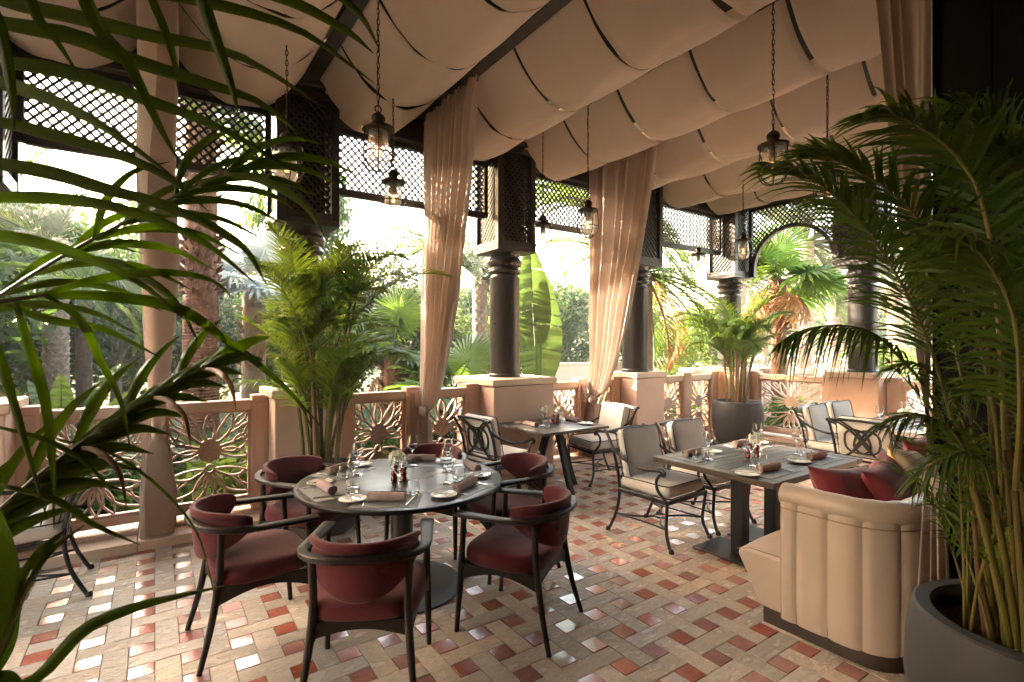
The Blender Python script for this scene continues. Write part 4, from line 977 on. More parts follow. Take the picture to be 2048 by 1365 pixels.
pillow('cushion', 'red velvet cushion beside the cream one, lying over the sofa back', (3.70, 1.25, .70), (R(64), R(-6), R(10)), .56, .52, .18, M['velvet'])
pillow('cushion', 'cream cushion with a golden cord edge between the red cushions', (4.04, 1.24, .725), (R(66), R(9), R(4)), .52, .52, .17, M['embroid'], True)
pillow('cushion', 'red velvet cushion behind the cream one, further along the sofa', (4.50, 1.26, .77), (R(68), R(-6), R(-6)), .54, .52, .18, M['velvet'])
pillow('cushion', 'furthest red velvet cushion on the sofa, beside the curtain edge', (5.22, 1.26, .76), (R(68), R(4), R(8)), .54, .52, .18, M['velvet'])
# ------------------------------------------------------------------ tableware (one of each kind, copied)
def proto(o): o.location = (0, 0, -5); return o
TW = {}
g = [(.034, .001), (.036, .003), (.030, .006), (.008, .010), (.0042, .02), (.0038, .10), (.0055, .112), (.016, .122), (.030, .137), (.0415, .156), (.0430, .166), (.041, .18), (.0325, .228), (.0318, .228), (.0402, .18), (.0420, .166), (.0405, .157), (.029, .139), (.014, .125), (.002, .119)]
TW['wine_glass'] = MB().lathe(g, 28).mesh('wine_glass', M['crystal'], 60, True)
g = [(.026, .001), (.034, .003), (.0415, .022), (.043, .038), (.040, .060), (.0345, .088), (.0337, .088), (.039, .060), (.0418, .038), (.040, .023), (.031, .010), (.001, .008)]
TW['tumbler'] = MB().lathe(g, 28).mesh('tumbler', M['crystal'], 60, True)
g = [(.045, .0), (.050, .002), (.058, .006), (.078, .013), (.080, .0145), (.0785, .0155), (.060, .0095), (.050, .0065), (.001, .006)]
TW['side_plate'] = MB().lathe(g, 40).mesh('side_plate', M['china'], 35)
def napkin_mesh():
    m = MB(); rg = random.Random(4)
    def f(u, v):
        a = 2 * PI * u; r = .027 * (1 + .05 * math.sin(v * 9 + a * 2) + .03 * math.sin(v * 23 + a)) ; x = -.105 + .21 * v
        return (x, r * math.cos(a) * 1.06, max(.0005, .026 + r * math.sin(a)))
    m.grid(f, 28, 22, True)
    for s, x in ((-1, -.105), (1, .105)):      # rolled ends: a spiral of cloth
        k = 60; pts = [(x + s * .001, (.0255 * (1 - i / k) + .002) * math.cos(i * .42) * 1.04, .026 + (.0255 * (1 - i / k) + .002) * math.sin(i * .42)) for i in range(k)]
        m.tube(pts, .0030, 5)
        m.add([(x - s * .003, .026 * math.cos(2 * PI * i / 20), .026 + .0255 * math.sin(2 * PI * i / 20)) for i in range(20)], [tuple(range(20))])
    fl = [(.006 + .028 * math.cos(a), .027 + .0285 * math.sin(a)) for a in [R(20 + 6 * i) for i in range(12)]]
    m.add([(x, y, z) for x in (-.104, .104) for y, z in fl], [(i, i + 1, 13 + i, 12 + i) for i in range(11)])
    return m
TW['napkin'] = napkin_mesh().mesh('rolled_napkin', M['napkin'], 50)
TW['napkin2'] = napkin_mesh().mesh('rolled_napkin', M['napkin_pink'], 50)
def fork_mesh():
    m = MB()
    ax = [(0, -.095, .004), (0, -.05, .006), (0, 0, .004), (0, .03, .004), (0, .05, .006)]
    m.tube(catmull(ax, 12), [.005, .0048, .0042, .0036, .003, .0027, .0026, .0026, .003, .005, .008, .010], 8, flat=.35, up=(0, 0, 1))
    for i in range(4):
        x = -.0085 + i * .0057; m.tube(catmull([(x * .8, .049, .006), (x, .07, .009), (x, .098, .007)], 6), [.0022, .002, .0018, .0016, .0013, .0008], 5)
    return m
TW['fork'] = fork_mesh().mesh('fork', M['steel'], 50)
def knife_mesh(l=1.0):
    m = MB()
    m.tube([(0, -.10 * l, .004), (0, -.08 * l, .0045), (0, 0, .0042)], [.0052, .0058, .005], 8, flat=.6, up=(0, 0, 1))
    m.prism([(-.004, 0), (.0065, .004), (.0075, .05 * l), (.005, .085 * l), (-.002, .108 * l), (-.0042, .10 * l)], .0032, .0048)
    return m
TW['knife'] = knife_mesh().mesh('table_knife', M['steel'], 40)
TW['butter_knife'] = knife_mesh(.78).mesh('butter_knife', M['steel'], 40)
m = MB().box((0, 0, .0012), (.40, .30, .0022)); TW['placemat'] = m.mesh('placemat', M['mat_grey'], 30)
m = MB().box((0, 0, .0012), (.375, .285, .0022)); TW['placemat_small'] = m.mesh('placemat', M['mat_grey'], 30)
g = [(.020, 0), (.024, .002), (.0245, .018), (.020, .026), (.018, .034), (.0215, .044), (.023, .052), (.019, .062), (.0145, .067), (.0145, .070), (.019, .075), (.0215, .086), (.019, .097), (.011, .103), (.006, .105), (.0075, .109), (.0075, .114), (.004, .117), (.0, .1175)]
TW['mill'] = MB().lathe(g, 24).mesh('pepper_mill', M['mill'], 45)
def put(key, name, x, y, z, rz, label, cat, group):
    o = bpy.data.objects.new(name, TW[key]); COL.objects.link(o); o.location = (x, y, z); o.rotation_euler = (0, 0, rz)
    return tag(o, label, cat, group)
def setting(cx_, cy_, ang, who, mat_key='placemat_small', edge=.0, mirror=1, glass=True, plate_side=-1, nap='napkin', nap_rot=0.0, group='place settings'):
    """cx, cy: middle of the mat; ang: direction from the diner to the table centre"""
    f = Vector((math.cos(ang), math.sin(ang))); r = Vector((f.y, -f.x)); rz = ang - PI / 2
    P = lambda a, b: (cx_ + r.x * a + f.x * b, cy_ + r.y * a + f.y * b)
    j = lambda s: rnd(-s, s)
    z = ZT + .0004
    put(mat_key, 'placemat', cx_, cy_, z, rz, 'grey woven placemat ' + who, 'placemat', 'grey placemats on the tables')
    z2 = z + .0026
    x, y = P(0 + j(.006), -.03 + j(.01)); put(nap, 'rolled_napkin', x, y, z2, rz + nap_rot + j(.08), 'rolled mauve napkin ' + who, 'napkin', 'rolled napkins on the tables')
    x, y = P(-.135, -.035 + j(.01)); put('fork', 'fork', x, y, z2, rz + .18 + j(.1), 'steel fork ' + who, 'fork', 'forks on the tables')
    x, y = P(.135, -.035 + j(.01)); put('knife', 'table_knife', x, y, z2, rz - .16 + j(.1), 'steel table knife ' + who, 'knife', 'knives on the tables')
    x, y = P(plate_side * .235, -.005 + j(.01)); pl = put('side_plate', 'side_plate', x, y, z2 if abs(plate_side) < .8 else z + .003, rz, 'small cream plate ' + who, 'plate', 'bread plates on the tables')
    b = put('butter_knife', 'butter_knife', x, y, z + .018, rz + .9 + j(.4), 'butter knife on the plate ' + who, 'knife', 'butter knives on the plates')
    b.rotation_euler[0] = 0
    if glass:
        x, y = P(.035 + j(.01), .135 + j(.01)); put('wine_glass', 'wine_glass', x, y, z + .002, j(3), 'empty long-stemmed wine glass ' + who, 'glass', 'wine glasses on the tables')
        x, y = P(.125 + j(.01), .105 + j(.01)); put('tumbler', 'tumbler', x, y, z + .002, j(3), 'short clear tumbler ' + who, 'glass', 'tumblers on the tables')
seats = ['at the left seat of the round table', 'at the nearest seat of the round table', 'at the right front seat of the round table', 'at the right rear seat of the round table', 'at the far seat of the round table', 'at the round table seat by the palm planter']
for (deg, d, lb, e), who in zip(wood, seats):
    a = R(deg); cx_, cy_ = TC.x + .485 * math.cos(a), TC.y + .485 * math.sin(a)
    setting(cx_, cy_, a + PI, who, plate_side=-.86)
for x, y, a, who in ((3.62, 2.02, PI / 2, 'at the left front of the slatted table, sofa side'), (4.32, 2.02, PI / 2, 'at the right front of the slatted table, sofa side'), (3.62, 2.60, -PI / 2, 'at the slatted table before the nearest metal armchair'), (4.32, 2.60, -PI / 2, 'at the slatted table before its second metal armchair')):
    setting(x, y, a, who, 'placemat', nap='napkin2', plate_side=-1.0)
for x, y, a, who in ((3.43, 4.56, 0, 'at the left of the square table by the pedestal'), (4.01, 4.56, PI, 'at the right of the square table by the pedestal')):
    setting(x, y, a, who, 'placemat_small', plate_side=-.95)
for x, y, a, who in ((6.62, 2.50, -PI / 2, 'on the far table before its left armchair'), (7.28, 2.50, -PI / 2, 'on the far table before its furthest armchair'), (6.62, 1.96, PI / 2, 'on the far table by the sofa side'), (7.28, 1.96, PI / 2, 'on the far table at its hidden right end')):
    setting(x, y, a, who, 'placemat', nap='napkin2')
# vases of white hydrangea and pairs of red mills
def hydrangea(label, x, y, r=.052):
    t = thing('flower_vase', label, 'vase', (x, y, ZT + .001), rnd(0, 6), 'flower vases on the tables')
    MB().lathe([(.024, 0), (.031, .004), (.033, .03), (.029, .07), (.026, .085), (.0250, .085), (.028, .07), (.0318, .03), (.029, .008), (.001, .006)], 24).build('glass_vase', M['crystal'], t, ang=60)
    st = MB()
    for k in range(4): a = k * 1.6; st.tube([(.014 * math.cos(a), .014 * math.sin(a), .01), (-.006 * math.cos(a), -.006 * math.sin(a), .10)], .0022, 5)
    st.build('flower_stem', M['stem_green'], t)
    m = MB(); rg = random.Random(int(x * 100)); zc = .088 + r * .9
    for k in range(130):
        d = Vector((rg.gauss(0, 1), rg.gauss(0, 1), rg.gauss(0, 1))).normalized()
        if d.z < -.65: continue
        c = Vector((0, 0, zc)) + Vector((d.x * r * 1.15, d.y * r * 1.15, d.z * r * .9)) * rg.uniform(.86, 1.02); u = d.orthogonal().normalized(); w_ = d.cross(u); a0 = rg.uniform(0, 6)
        for q in range(4):
            a = a0 + q * PI / 2; e = u * math.cos(a) + w_ * math.sin(a); s_ = e.cross(d) ; L_ = .0125
            m.add([c, c + e * L_ * .6 + s_ * L_ * .5 + d * .003, c + e * L_ + d * .001, c + e * L_ * .6 - s_ * L_ * .5 + d * .003], [(0, 1, 2, 3)])
    o = m.build('flower_head', M['petal'], t, ang=180, recalc=False); o['kind'] = 'stuff'
    return t
def mills(x, y, lab, d=(.05, 0)):
    for k, s in enumerate((0, 1)):
        o = bpy.data.objects.new('pepper_mill', TW['mill']); COL.objects.link(o); o.location = (x + d[0] * s, y + d[1] * s, ZT + .001); o.rotation_euler = (0, 0, k)
        tag(o, lab[k], 'pepper mill', 'red pepper mills on the tables')
hydrangea('white hydrangea in a small glass on the round table', 1.37, 3.37)
mills(1.315, 3.285, ['left red pepper mill in the middle of the round table', 'right red pepper mill in the middle of the round table'], (.053, -.036))
hydrangea('white hydrangea in a small glass on the slatted table', 4.04, 2.33, .056)
mills(3.93, 2.33, ['left red pepper mill on the slatted table', 'right red pepper mill on the slatted table'], (.045, -.04))
hydrangea('white hydrangea in a small glass on the table by the wide pedestal', 3.74, 4.74, .05)
mills(3.76, 4.60, ['left red pepper mill on the table by the wide pedestal', 'right red pepper mill on the table by the wide pedestal'], (.05, -.02))
hydrangea('white hydrangea in a small glass on the far table', 6.95, 2.27, .05)
mills(7.02, 2.12, ['left red pepper mill on the far table', 'right red pepper mill on the far table'], (.05, 0))

# ------------------------------------------------------------------ hanging cage lanterns
def make_lantern():
    t = thing('hanging_lantern', '', 'lantern', group='hanging cage lanterns')
    B = M['bronze']
    # local origin: lowest point of the cage
    MB().lathe([(.030, .262), (.045, .270), (.104, .274), (.107, .280), (.107, .292), (.100, .294), (.046, .300), (.040, .310), (.040, .338), (.046, .345), (.046, .362), (.036, .378), (.020, .388), (.012, .398), (.0, .402)], 32).build('cap', B, t, ang=40)
    MB().lathe([(.028, .18), (.028, .262)], 16).build('bulb_socket', B, t)
    ring = MB().tube([(.022 * math.cos(a), 0, .418 + .022 * math.sin(a)) for a in [2 * PI * i / 18 for i in range(18)]], .0045, 6, closed=True); ring.build('hanging_ring', B, t)
    cg = MB()
    for k in range(6):
        a = k * PI / 3 + .2; c, s = math.cos(a), math.sin(a)
        cg.tube([(c * r, s * r, z) for r, z in [(.098, .280), (.104, .20), (.110, .115), (.104, .075), (.082, .035), (.045, .010), (.006, .003)]], .0044, 6)
    cg.tube([(.111 * math.cos(2 * PI * i / 32), .111 * math.sin(2 * PI * i / 32), .112) for i in range(32)], .0048, 6, closed=True)
    cg.lathe([(.0, .0), (.012, .001), (.012, .006), (0, .007)], 12)
    cg.build('wire_cage', B, t)
    MB().lathe([(.060, .268), (.062, .25), (.076, .11), (.074, .075), (.058, .045), (.030, .030), (.001, .026)], 32).build('glass_jar', M['seedglass'], t, ang=70)
    b = MB().lathe([(.013, .182), (.016, .165), (.026, .14), (.029, .122), (.024, .103), (.010, .094), (.001, .092)], 20).build('light_bulb', M['glass'], t, ang=70)
    f = MB()
    for k in range(5):
        a = k * 1.256; f.tube([(.006 * math.cos(a), .006 * math.sin(a), .17), (.013 * math.cos(a), .013 * math.sin(a), .115), (.009 * math.cos(a + .6), .009 * math.sin(a + .6), .108), (.006 * math.cos(a + .9), .006 * math.sin(a + .9), .165)], .0011, 4)
    f.build('filament', M['filament'], b)
    return t
def chain_mesh(n, pitch=.036):
    m = MB()
    for i in range(n):
        z = .44 + pitch * i + .018; k = 12; flat = i % 2
        pts = []
        for j in range(k):
            a = 2 * PI * j / k; x, zz = .009 * math.cos(a), .0225 * math.sin(a)
            pts.append((x, 0, z + zz) if flat else (0, x, z + zz))
        m.tube(pts, .0028, 4, closed=True)
    return m
lan = make_lantern()
LP = [(1.22, 3.33, 2.79, 'nearest hanging lantern on the left, in front of the lattice'), (1.72, 4.32, 2.78, 'hanging lantern just right of and below the nearest left one'), (.775, 3.96, 2.77, 'hanging lantern in front of the big dark box, behind palm leaves'),
      (3.67, 3.93, 2.735, 'hanging lantern in front of the sunlit curtain'), (3.67, 4.68, 2.73, 'hanging lantern right of the lattice box column'), (3.67, 1.99, 2.79, 'large hanging lantern in front of the white canopy on the right'),
      (4.90, 2.17, 2.87, 'hanging lantern partly behind the big palm leaves'), (6.56, 3.97, 2.76, 'small far hanging lantern beside the arch'), (6.95, 4.95, 2.75, 'furthest hanging lantern above the far potted palm')]
roots = []
for i, (x, y, z, lb) in enumerate(LP):
    o = lan if i == 0 else copy_tree(lan, (x, y, z), i * .7, lb)
    if i == 0: o.location = (x, y, z); o['label'] = lb
    roots.append(o)
for o, (x, y, z, lb) in zip(roots, LP):
    on = min(abs(x - r) for r in RX) < .1
    topz = 4.15 if on else 5.39
    c = chain_mesh(int((topz - z - .44) / .036) + 1); ch = c.build('chain', M['bronze'], o, recalc=False); ch['kind'] = 'stuff'
    MB().tube([(.006 * math.sin(k * 1.3), .006 * math.cos(k * 1.7), .40 + (topz - z - .42) * k / 14) for k in range(15)], .0025, 4).build('cord', M['dark'], o)
# ------------------------------------------------------------------ leaves
UP = Vector((0, 0, 1))
def leaflet(mb, p, d, wv, L, wd, droop, seg=4, curl=0.0, fold=.0):
    """one strap leaflet: base p, direction d, width direction wv, bending under its weight"""
    d = d.normalized(); wv = (wv - d * wv.dot(d)).normalized(); o = len(mb.v); nrm = d.cross(wv)
    for i in range(seg + 1):
        s = i / seg; c = p + d * (L * s) - UP * (droop * L * s * s) + wv * (curl * L * s * s)
        w_ = wd * (.45 + .55 * min(1, s * 4)) * (1 - s ** 2.2) if s < 1 else .0012
        mb.v.append(tuple(c + wv * w_ / 2)); 
        if fold: mb.v.append(tuple(c - nrm * w_ * fold))
        mb.v.append(tuple(c - wv * w_ / 2))
    k = 3 if fold else 2
    for i in range(seg):
        a = o + i * k
        for j in range(k - 1): mb.f.append((a + j, a + j + 1, a + k + j + 1, a + k + j))
def pinnate(path, n, Lmax, wd, rg, t0=.14, droop=.35, ang=(62, 28), vee=.25, seg=4, prof=None, jitter=.12, roll=0.0, fold=.0, each=None):
    """feather leaf along a path; returns leaflets mesh builder (or hands each leaflet to each())"""
    mb = MB(); k = len(path)
    for i in range(n):
        t = t0 + (1 - t0) * (i + .5) / n; q = t * (k - 1); a = min(int(q), k - 2); f = q - a
        p = path[a].lerp(path[a + 1], f); al = (path[min(k - 1, a + 2)] - path[max(0, a - 1)]).normalized()
        side = al.cross(UP); side = side.normalized() if side.length > .15 else al.orthogonal().normalized()
        if roll: side = Matrix.Rotation(roll, 3, al) @ side
        nrm = side.cross(al)
        l = Lmax * (prof(t) if prof else (math.sin(PI * min(1, .18 + t * .80)) ** .7))
        th = R(ang[0] + (ang[1] - ang[0]) * t)
        for s in (-1, 1):
            th2 = th + rg.uniform(-jitter, jitter); d = al * math.cos(th2) + side * (s * math.sin(th2)) + nrm * (vee + rg.uniform(-.1, .1))
            m = MB() if each else mb
            leaflet(m, p, d, al + nrm * (.5 * s * rg.uniform(-.5, 1)), l * rg.uniform(.88, 1.08), wd, droop * rg.uniform(.6, 1.4), seg, rg.uniform(-.06, .06), fold)
            if each: each(m, t, s)
    return mb
def arch_path(p0, az, el, L, bend, n=16, twist=0.0):
    """a stalk that leaves p0 at azimuth az and elevation el and arches over"""
    pts = [Vector(p0)]; 
    for i in range(n):
        t = (i + .5) / n; e = el - bend * t ** 1.6; a = az + twist * t
        pts.append(pts[-1] + Vector((math.cos(a) * math.cos(e), math.sin(a) * math.cos(e), math.sin(e))) * (L / n))
    return pts
def add_frond(parent, path, n, Lmax, wd, rg, leafm, stalkm, r0=.008, **kw):
    mb = pinnate(path, n, Lmax, wd, rg, **kw)
    k = len(path)
    f = mb.build('frond', leafm, parent, ang=180, recalc=False)
    MB().tube(path, [r0 * (1 - .8 * i / (k - 1)) for i in range(k)], 6).build('stalk', stalkm, f)
    return f
def planter(t, r=.37, h=.74, mouth=.78, seed=1):
    """big rounded planter pot with soil"""
    prof = [(r * .60, 0), (r * .70, .012), (r * .82, h * .16), (r * .95, h * .40), (r, h * .62), (r * .985, h * .82), (r * .945, h * .955), (r * .925, h * .99), (r * .90, h), (r * mouth, h), (r * (mouth - .01), h - .012), (r * (mouth + .02), h - .10), (r * (mouth + .01), h - .14)]
    p = MB().lathe(prof, 72).build('planter_pot', M['pot'], t, ang=35)
    def so(u, v):
        a = 2 * PI * u; q = v * r * (mouth + .02); return (q * math.cos(a), q * math.sin(a), h - .085 + .02 * noise.noise(Vector((q * math.cos(a) * 9, q * math.sin(a) * 9, seed))) + .012 * (1 - v))
    MB().grid(so, 36, 12, True).build('soil', M['soil'], p, ang=180)
    return p
def areca(t, seed, base_z, n_cane, cane_h, spread, n_frond, L, leafm, Ll=.30, wl=.022, lean=.22, skip=None):
    rg = random.Random(seed); tops = []
    for i in range(n_cane):
        a = rg.uniform(0, 2 * PI); r0 = rg.uniform(.03, .17); h = rg.uniform(*cane_h); ln = lean * rg.uniform(.2, 1.2)
        p0 = Vector((r0 * math.cos(a), r0 * math.sin(a), base_z)); a2 = a + rg.uniform(-.6, .6)
        pts = [p0 + Vector((math.cos(a2) * ln * (s ** 1.6) * h, math.sin(a2) * ln * (s ** 1.6) * h, h * s)) for s in [j / 10 for j in range(11)]]
        rr = rg.uniform(.010, .019)
        m = MB().tube(pts, [rr * (1.15 - .45 * j / 10) for j in range(11)], 8)
        for j in range(1, 9):    # leaf-scar rings
            m.lathe([(rr * 1.28 * (1.1 - .04 * j), -.004), (rr * 1.34 * (1.1 - .04 * j), 0), (rr * 1.28 * (1.1 - .04 * j), .004)], 8, pts[j])
        m.build('cane', M['cane' if rg.random() < .62 else 'canebrown'], t)
        tops.append((pts[-1], a2, h))
        if rg.random() < .3:
            tops.append((pts[7], a2 + 1, h))
    for i in range(n_frond):
        p, a, h = tops[i % len(tops)]
        az = a + rg.uniform(-1.3, 1.3) if i > n_cane // 3 else rg.uniform(0, 6.28)
        if skip and skip(az): az += PI * .8
        el = R(rg.uniform(52, 88)); ll = L * rg.uniform(.7, 1.12)
        path = arch_path(p - Vector((0, 0, .03)), az, el, ll, R(rg.uniform(45, 115)), 15, rg.uniform(-.3, .3))
        add_frond(t, path, 48, Ll * rg.uniform(.85, 1.1), wl, rg, leafm, M['cane'], .0075, t0=.2, droop=rg.uniform(.1, .45), ang=(58, 24), vee=rg.uniform(.1, .4), jitter=.10)

# potted palms on the terrace
pm = thing('potted_palm', 'tall bushy palm in a charcoal planter in front of a stone pedestal', 'potted palm', (1.235, 4.74, 0), 0, 'palms in charcoal planters')
planter(pm, .37, .56); areca(pm, 21, .46, 22, (.65, 1.5), .8, 60, .95, M['areca'], .29, .0125, .17, skip=lambda a: math.cos(a - R(150)) > .62)
pf = thing('potted_palm', 'bright green palm in a charcoal planter in the far corner', 'potted palm', (7.60, 4.70, 0), 0, 'palms in charcoal planters')
planter(pf, .385, .74); areca(pf, 33, .64, 17, (.55, 1.2), .8, 36, 1.0, M['areca_far'], .32, .014, .2)

# big palm at the right
bp = thing('potted_palm', 'largest palm, in the big charcoal planter at the lower right corner', 'potted palm', (2.465, .435, 0), 0, 'palms in charcoal planters')
planter(bp, .355, .70)
rg = random.Random(5); B0 = Vector((2.465, .435, 0))
Lc = lambda u, v, D: at(u, v, D) - B0
def big_frond(pts, n, L, wd, **kw):
    path = catmull(pts, 22); base = path[0]; q = Vector((base.x * .35, base.y * .35, .60))
    st = catmull([q, q.lerp(base, .5) + Vector((0, 0, .03)), base], 8)
    MB().tube(st, [.0115 - .0005 * i for i in range(8)], 8).build('cane', M['cane'], bp)
    f = MB(); 
    fr = bpy.data.objects.new('frond', None); 
    mb = pinnate(path, n, L, wd, rg, **kw)
    f = mb.build('frond', M['bigleaf'], bp, ang=180, recalc=False)
    MB().tube(path, [.0068 * (1 - .75 * i / 21) for i in range(22)], 7).build('stalk', M['cane'], f)
BF = [
    ([Lc(1940, 960, 1.75), Lc(1904, 841, 1.72), Lc(1858, 687, 1.68), Lc(1790, 545, 1.64), Lc(1700, 420, 1.60), Lc(1600, 345, 1.58), Lc(1520, 330, 1.56)], 67, 0.30, 0.0121, dict(t0=.30, droop=.45, ang=(60, 22), vee=.10)),
    ([Lc(2000, 940, 1.70), Lc(1985, 805, 1.66), Lc(1940, 610, 1.60), Lc(1883, 497, 1.56), Lc(1800, 400, 1.52), Lc(1690, 330, 1.5), Lc(1600, 300, 1.5)], 67, 0.34, 0.0132, dict(t0=.25, droop=.35, ang=(58, 25), vee=.15)),
    ([Lc(1910, 900, 1.9), Lc(1860, 790, 1.86), Lc(1796, 712, 1.82), Lc(1745, 667, 1.8), Lc(1678, 651, 1.78), Lc(1601, 662, 1.76), Lc(1555, 690, 1.75)], 45, 0.20, 0.0111, dict(t0=.34, droop=.95, ang=(50, 25), vee=-.05)),
    ([Lc(2010, 900, 1.5), Lc(2000, 700, 1.45), Lc(1985, 520, 1.4), Lc(1955, 380, 1.38), Lc(1890, 290, 1.36), Lc(1800, 235, 1.36), Lc(1740, 225, 1.36)], 67, 0.33, 0.0132, dict(t0=.22, droop=.5, ang=(62, 28), vee=.1)),
    ([Lc(2040, 900, 1.6), Lc(2050, 700, 1.6), Lc(2055, 520, 1.6), Lc(2040, 370, 1.62), Lc(1990, 270, 1.64), Lc(1920, 225, 1.66), Lc(1860, 230, 1.68)], 67, 0.36, 0.0138, dict(t0=.2, droop=.55, ang=(60, 26), vee=.1)),
    ([Lc(1960, 930, 1.85), Lc(1925, 760, 1.9), Lc(1880, 600, 1.95), Lc(1800, 480, 2.0), Lc(1700, 410, 2.03), Lc(1610, 400, 2.05)], 56, 0.30, 0.0115, dict(t0=.25, droop=.6, ang=(58, 26), vee=.05)),
    ([Lc(2060, 950, 1.5), Lc(2090, 760, 1.45), Lc(2110, 560, 1.4), Lc(2080, 420, 1.38), Lc(2030, 320, 1.36), Lc(1960, 270, 1.35)], 63, 0.36, 0.0144, dict(t0=.2, droop=.6, ang=(60, 30), vee=.05)),
    ([Lc(2030, 980, 1.35), Lc(2040, 820, 1.3), Lc(2030, 650, 1.25), Lc(1985, 540, 1.22), Lc(1920, 480, 1.2), Lc(1850, 470, 1.2)], 50, 0.24, 0.0121, dict(t0=.2, droop=.6, ang=(60, 30), vee=.05)),
    ([Lc(1950, 980, 1.55), Lc(1930, 900, 1.52), Lc(1890, 850, 1.5), Lc(1830, 830, 1.5), Lc(1760, 850, 1.5)], 40, 0.17, 0.0092, dict(t0=.2, droop=.6, ang=(55, 26), vee=.1)),
    ([Lc(1990, 1010, 1.5), Lc(1975, 940, 1.46), Lc(1930, 905, 1.45), Lc(1870, 925, 1.45), Lc(1820, 970, 1.45)], 36, 0.15, 0.0087, dict(t0=.2, droop=.7, ang=(55, 26), vee=.1)),
    ([Lc(1960, 1000, 1.8), Lc(1945, 900, 1.84), Lc(1905, 800, 1.88), Lc(1840, 730, 1.9), Lc(1770, 740, 1.92)], 43, 0.20, 0.0104, dict(t0=.2, droop=.6, ang=(58, 26), vee=.1)),
    ([Lc(2060, 1010, 1.6), Lc(2070, 900, 1.6), Lc(2040, 800, 1.6), Lc(1990, 760, 1.6), Lc(1930, 780, 1.6)], 43, 0.20, 0.0104, dict(t0=.2, droop=.6, ang=(58, 26), vee=.1)),
    ([Lc(2070, 980, 1.8), Lc(2090, 800, 1.9), Lc(2080, 640, 2.0), Lc(2030, 540, 2.05), Lc(1960, 500, 2.1)], 50, 0.30, 0.0121, dict(t0=.2, droop=.6, ang=(58, 26), vee=.1)),
    ([Lc(1985, 980, 1.9), Lc(1990, 820, 2.0), Lc(1975, 660, 2.05), Lc(1930, 540, 2.1), Lc(1870, 470, 2.15), Lc(1790, 440, 2.2)], 56, 0.30, 0.0121, dict(t0=.2, droop=.6, ang=(58, 26), vee=.1)),
]
for a in BF: big_frond(a[0], a[1], a[2], a[3], **a[4])
for i in range(24):      # bare canes standing in the pot
    a = rg.uniform(0, 6.28); r0 = rg.uniform(.04, .2); h = rg.uniform(.5, 1.35)
    b = Vector((r0 * math.cos(a), r0 * math.sin(a), .6)); tpt = b + Vector((rg.uniform(-.1, .1), rg.uniform(-.1, .1), h)); rr = rg.uniform(.005, .0125)
    m = MB().tube(catmull([b, b.lerp(tpt, .5) + Vector((rg.uniform(-.03, .03), rg.uniform(-.03, .03), 0)), tpt], 10), [rr * (1.1 - .4 * j / 9) for j in range(10)], 8)
    m.build('cane', M['cane' if i % 3 else 'canebrown'], bp)
for i in range(46):      # thin upright shoots between the canes
    a = rg.uniform(0, 6.28); r0 = rg.uniform(.02, .22); p0 = Vector((r0 * math.cos(a), r0 * math.sin(a), .6))
    path = arch_path(p0, rg.uniform(0, 6.28), R(rg.uniform(72, 89)), rg.uniform(.5, 1.15), R(rg.uniform(15, 70)), 10)
    add_frond(bp, path, 12, rg.uniform(.13, .22), .0115, rg, M['bigleaf'], M['cane'], .0055, t0=.45, droop=rg.uniform(.2, .6), ang=(48, 20), vee=.2)

# big palm close to the camera at the left: every leaflet its own piece
fp = thing('foreground_palm', 'dark green palm close to the camera whose long leaves sweep across the left side', 'palm', (-.62, 1.12, 0))
planter(fp, .34, .62, .8)
F0 = Vector((-.62, 1.12, 0)); rg = random.Random(12); NL = [0]
def strap(par, uv, wd, D0, D1, m_=None, fold=.10):
    pts = [at(u, v, D0 + (D1 - D0) * i / (len(uv) - 1)) - F0 for i, (u, v) in enumerate(uv)]
    ln = catmull(pts, 17); mb = MB(); k = 17; al, ac = [], []
    for i, p in enumerate(ln):
        s = i / (k - 1); d = (ln[min(k - 1, i + 1)] - ln[max(0, i - 1)]).normalized(); view = (p + F0 - Vector((0, 0, H))).normalized()
        tw = .5 * math.sin(s * 2.2 + len(uv) + uv[0][0] * .01); wv = d.cross(view).normalized(); wv = (wv * math.cos(tw) + view * math.sin(tw)); nn = d.cross(wv)
        w_ = wd * (.45 + .55 * min(1, s * 3)) * (1 - s ** 2.6) + .0006
        for q in (-1, -.5, 0, .5, 1):
            mb.v.append(tuple(p + wv * (w_ / 2 * q) + nn * (w_ * fold * (1 - abs(q)) * 2))); al.append(s); ac.append(q)
    for i in range(k - 1):
        a = i * 5
        for j in range(4): mb.f.append((a + j, a + j + 1, a + 6 + j, a + 5 + j))
    o = mb.build('leaflet', m_ or M['nearleaf'], par, ang=180, recalc=False); so = o.modifiers.new('thick', 'SOLIDIFY'); so.thickness = .0005
    for nm, vals in (('along', al), ('across', ac)):
        o.data.attributes.new(nm, 'FLOAT', 'POINT').data.foreach_set('value', vals)
def stalked(uvD, r=.011):
    pts = [at(u, v, D) - F0 for u, v, D in uvD]; path = catmull(pts, 20)
    return MB().tube(path, [r * (1 - .6 * i / 19) for i in range(20)], 8).build('frond', M['cane'], fp)
up = stalked([(-560, 900, 1.0), (-330, 600, .98), (-190, 330, .96), (-150, 60, .95), (-140, -160, .95)], .013)
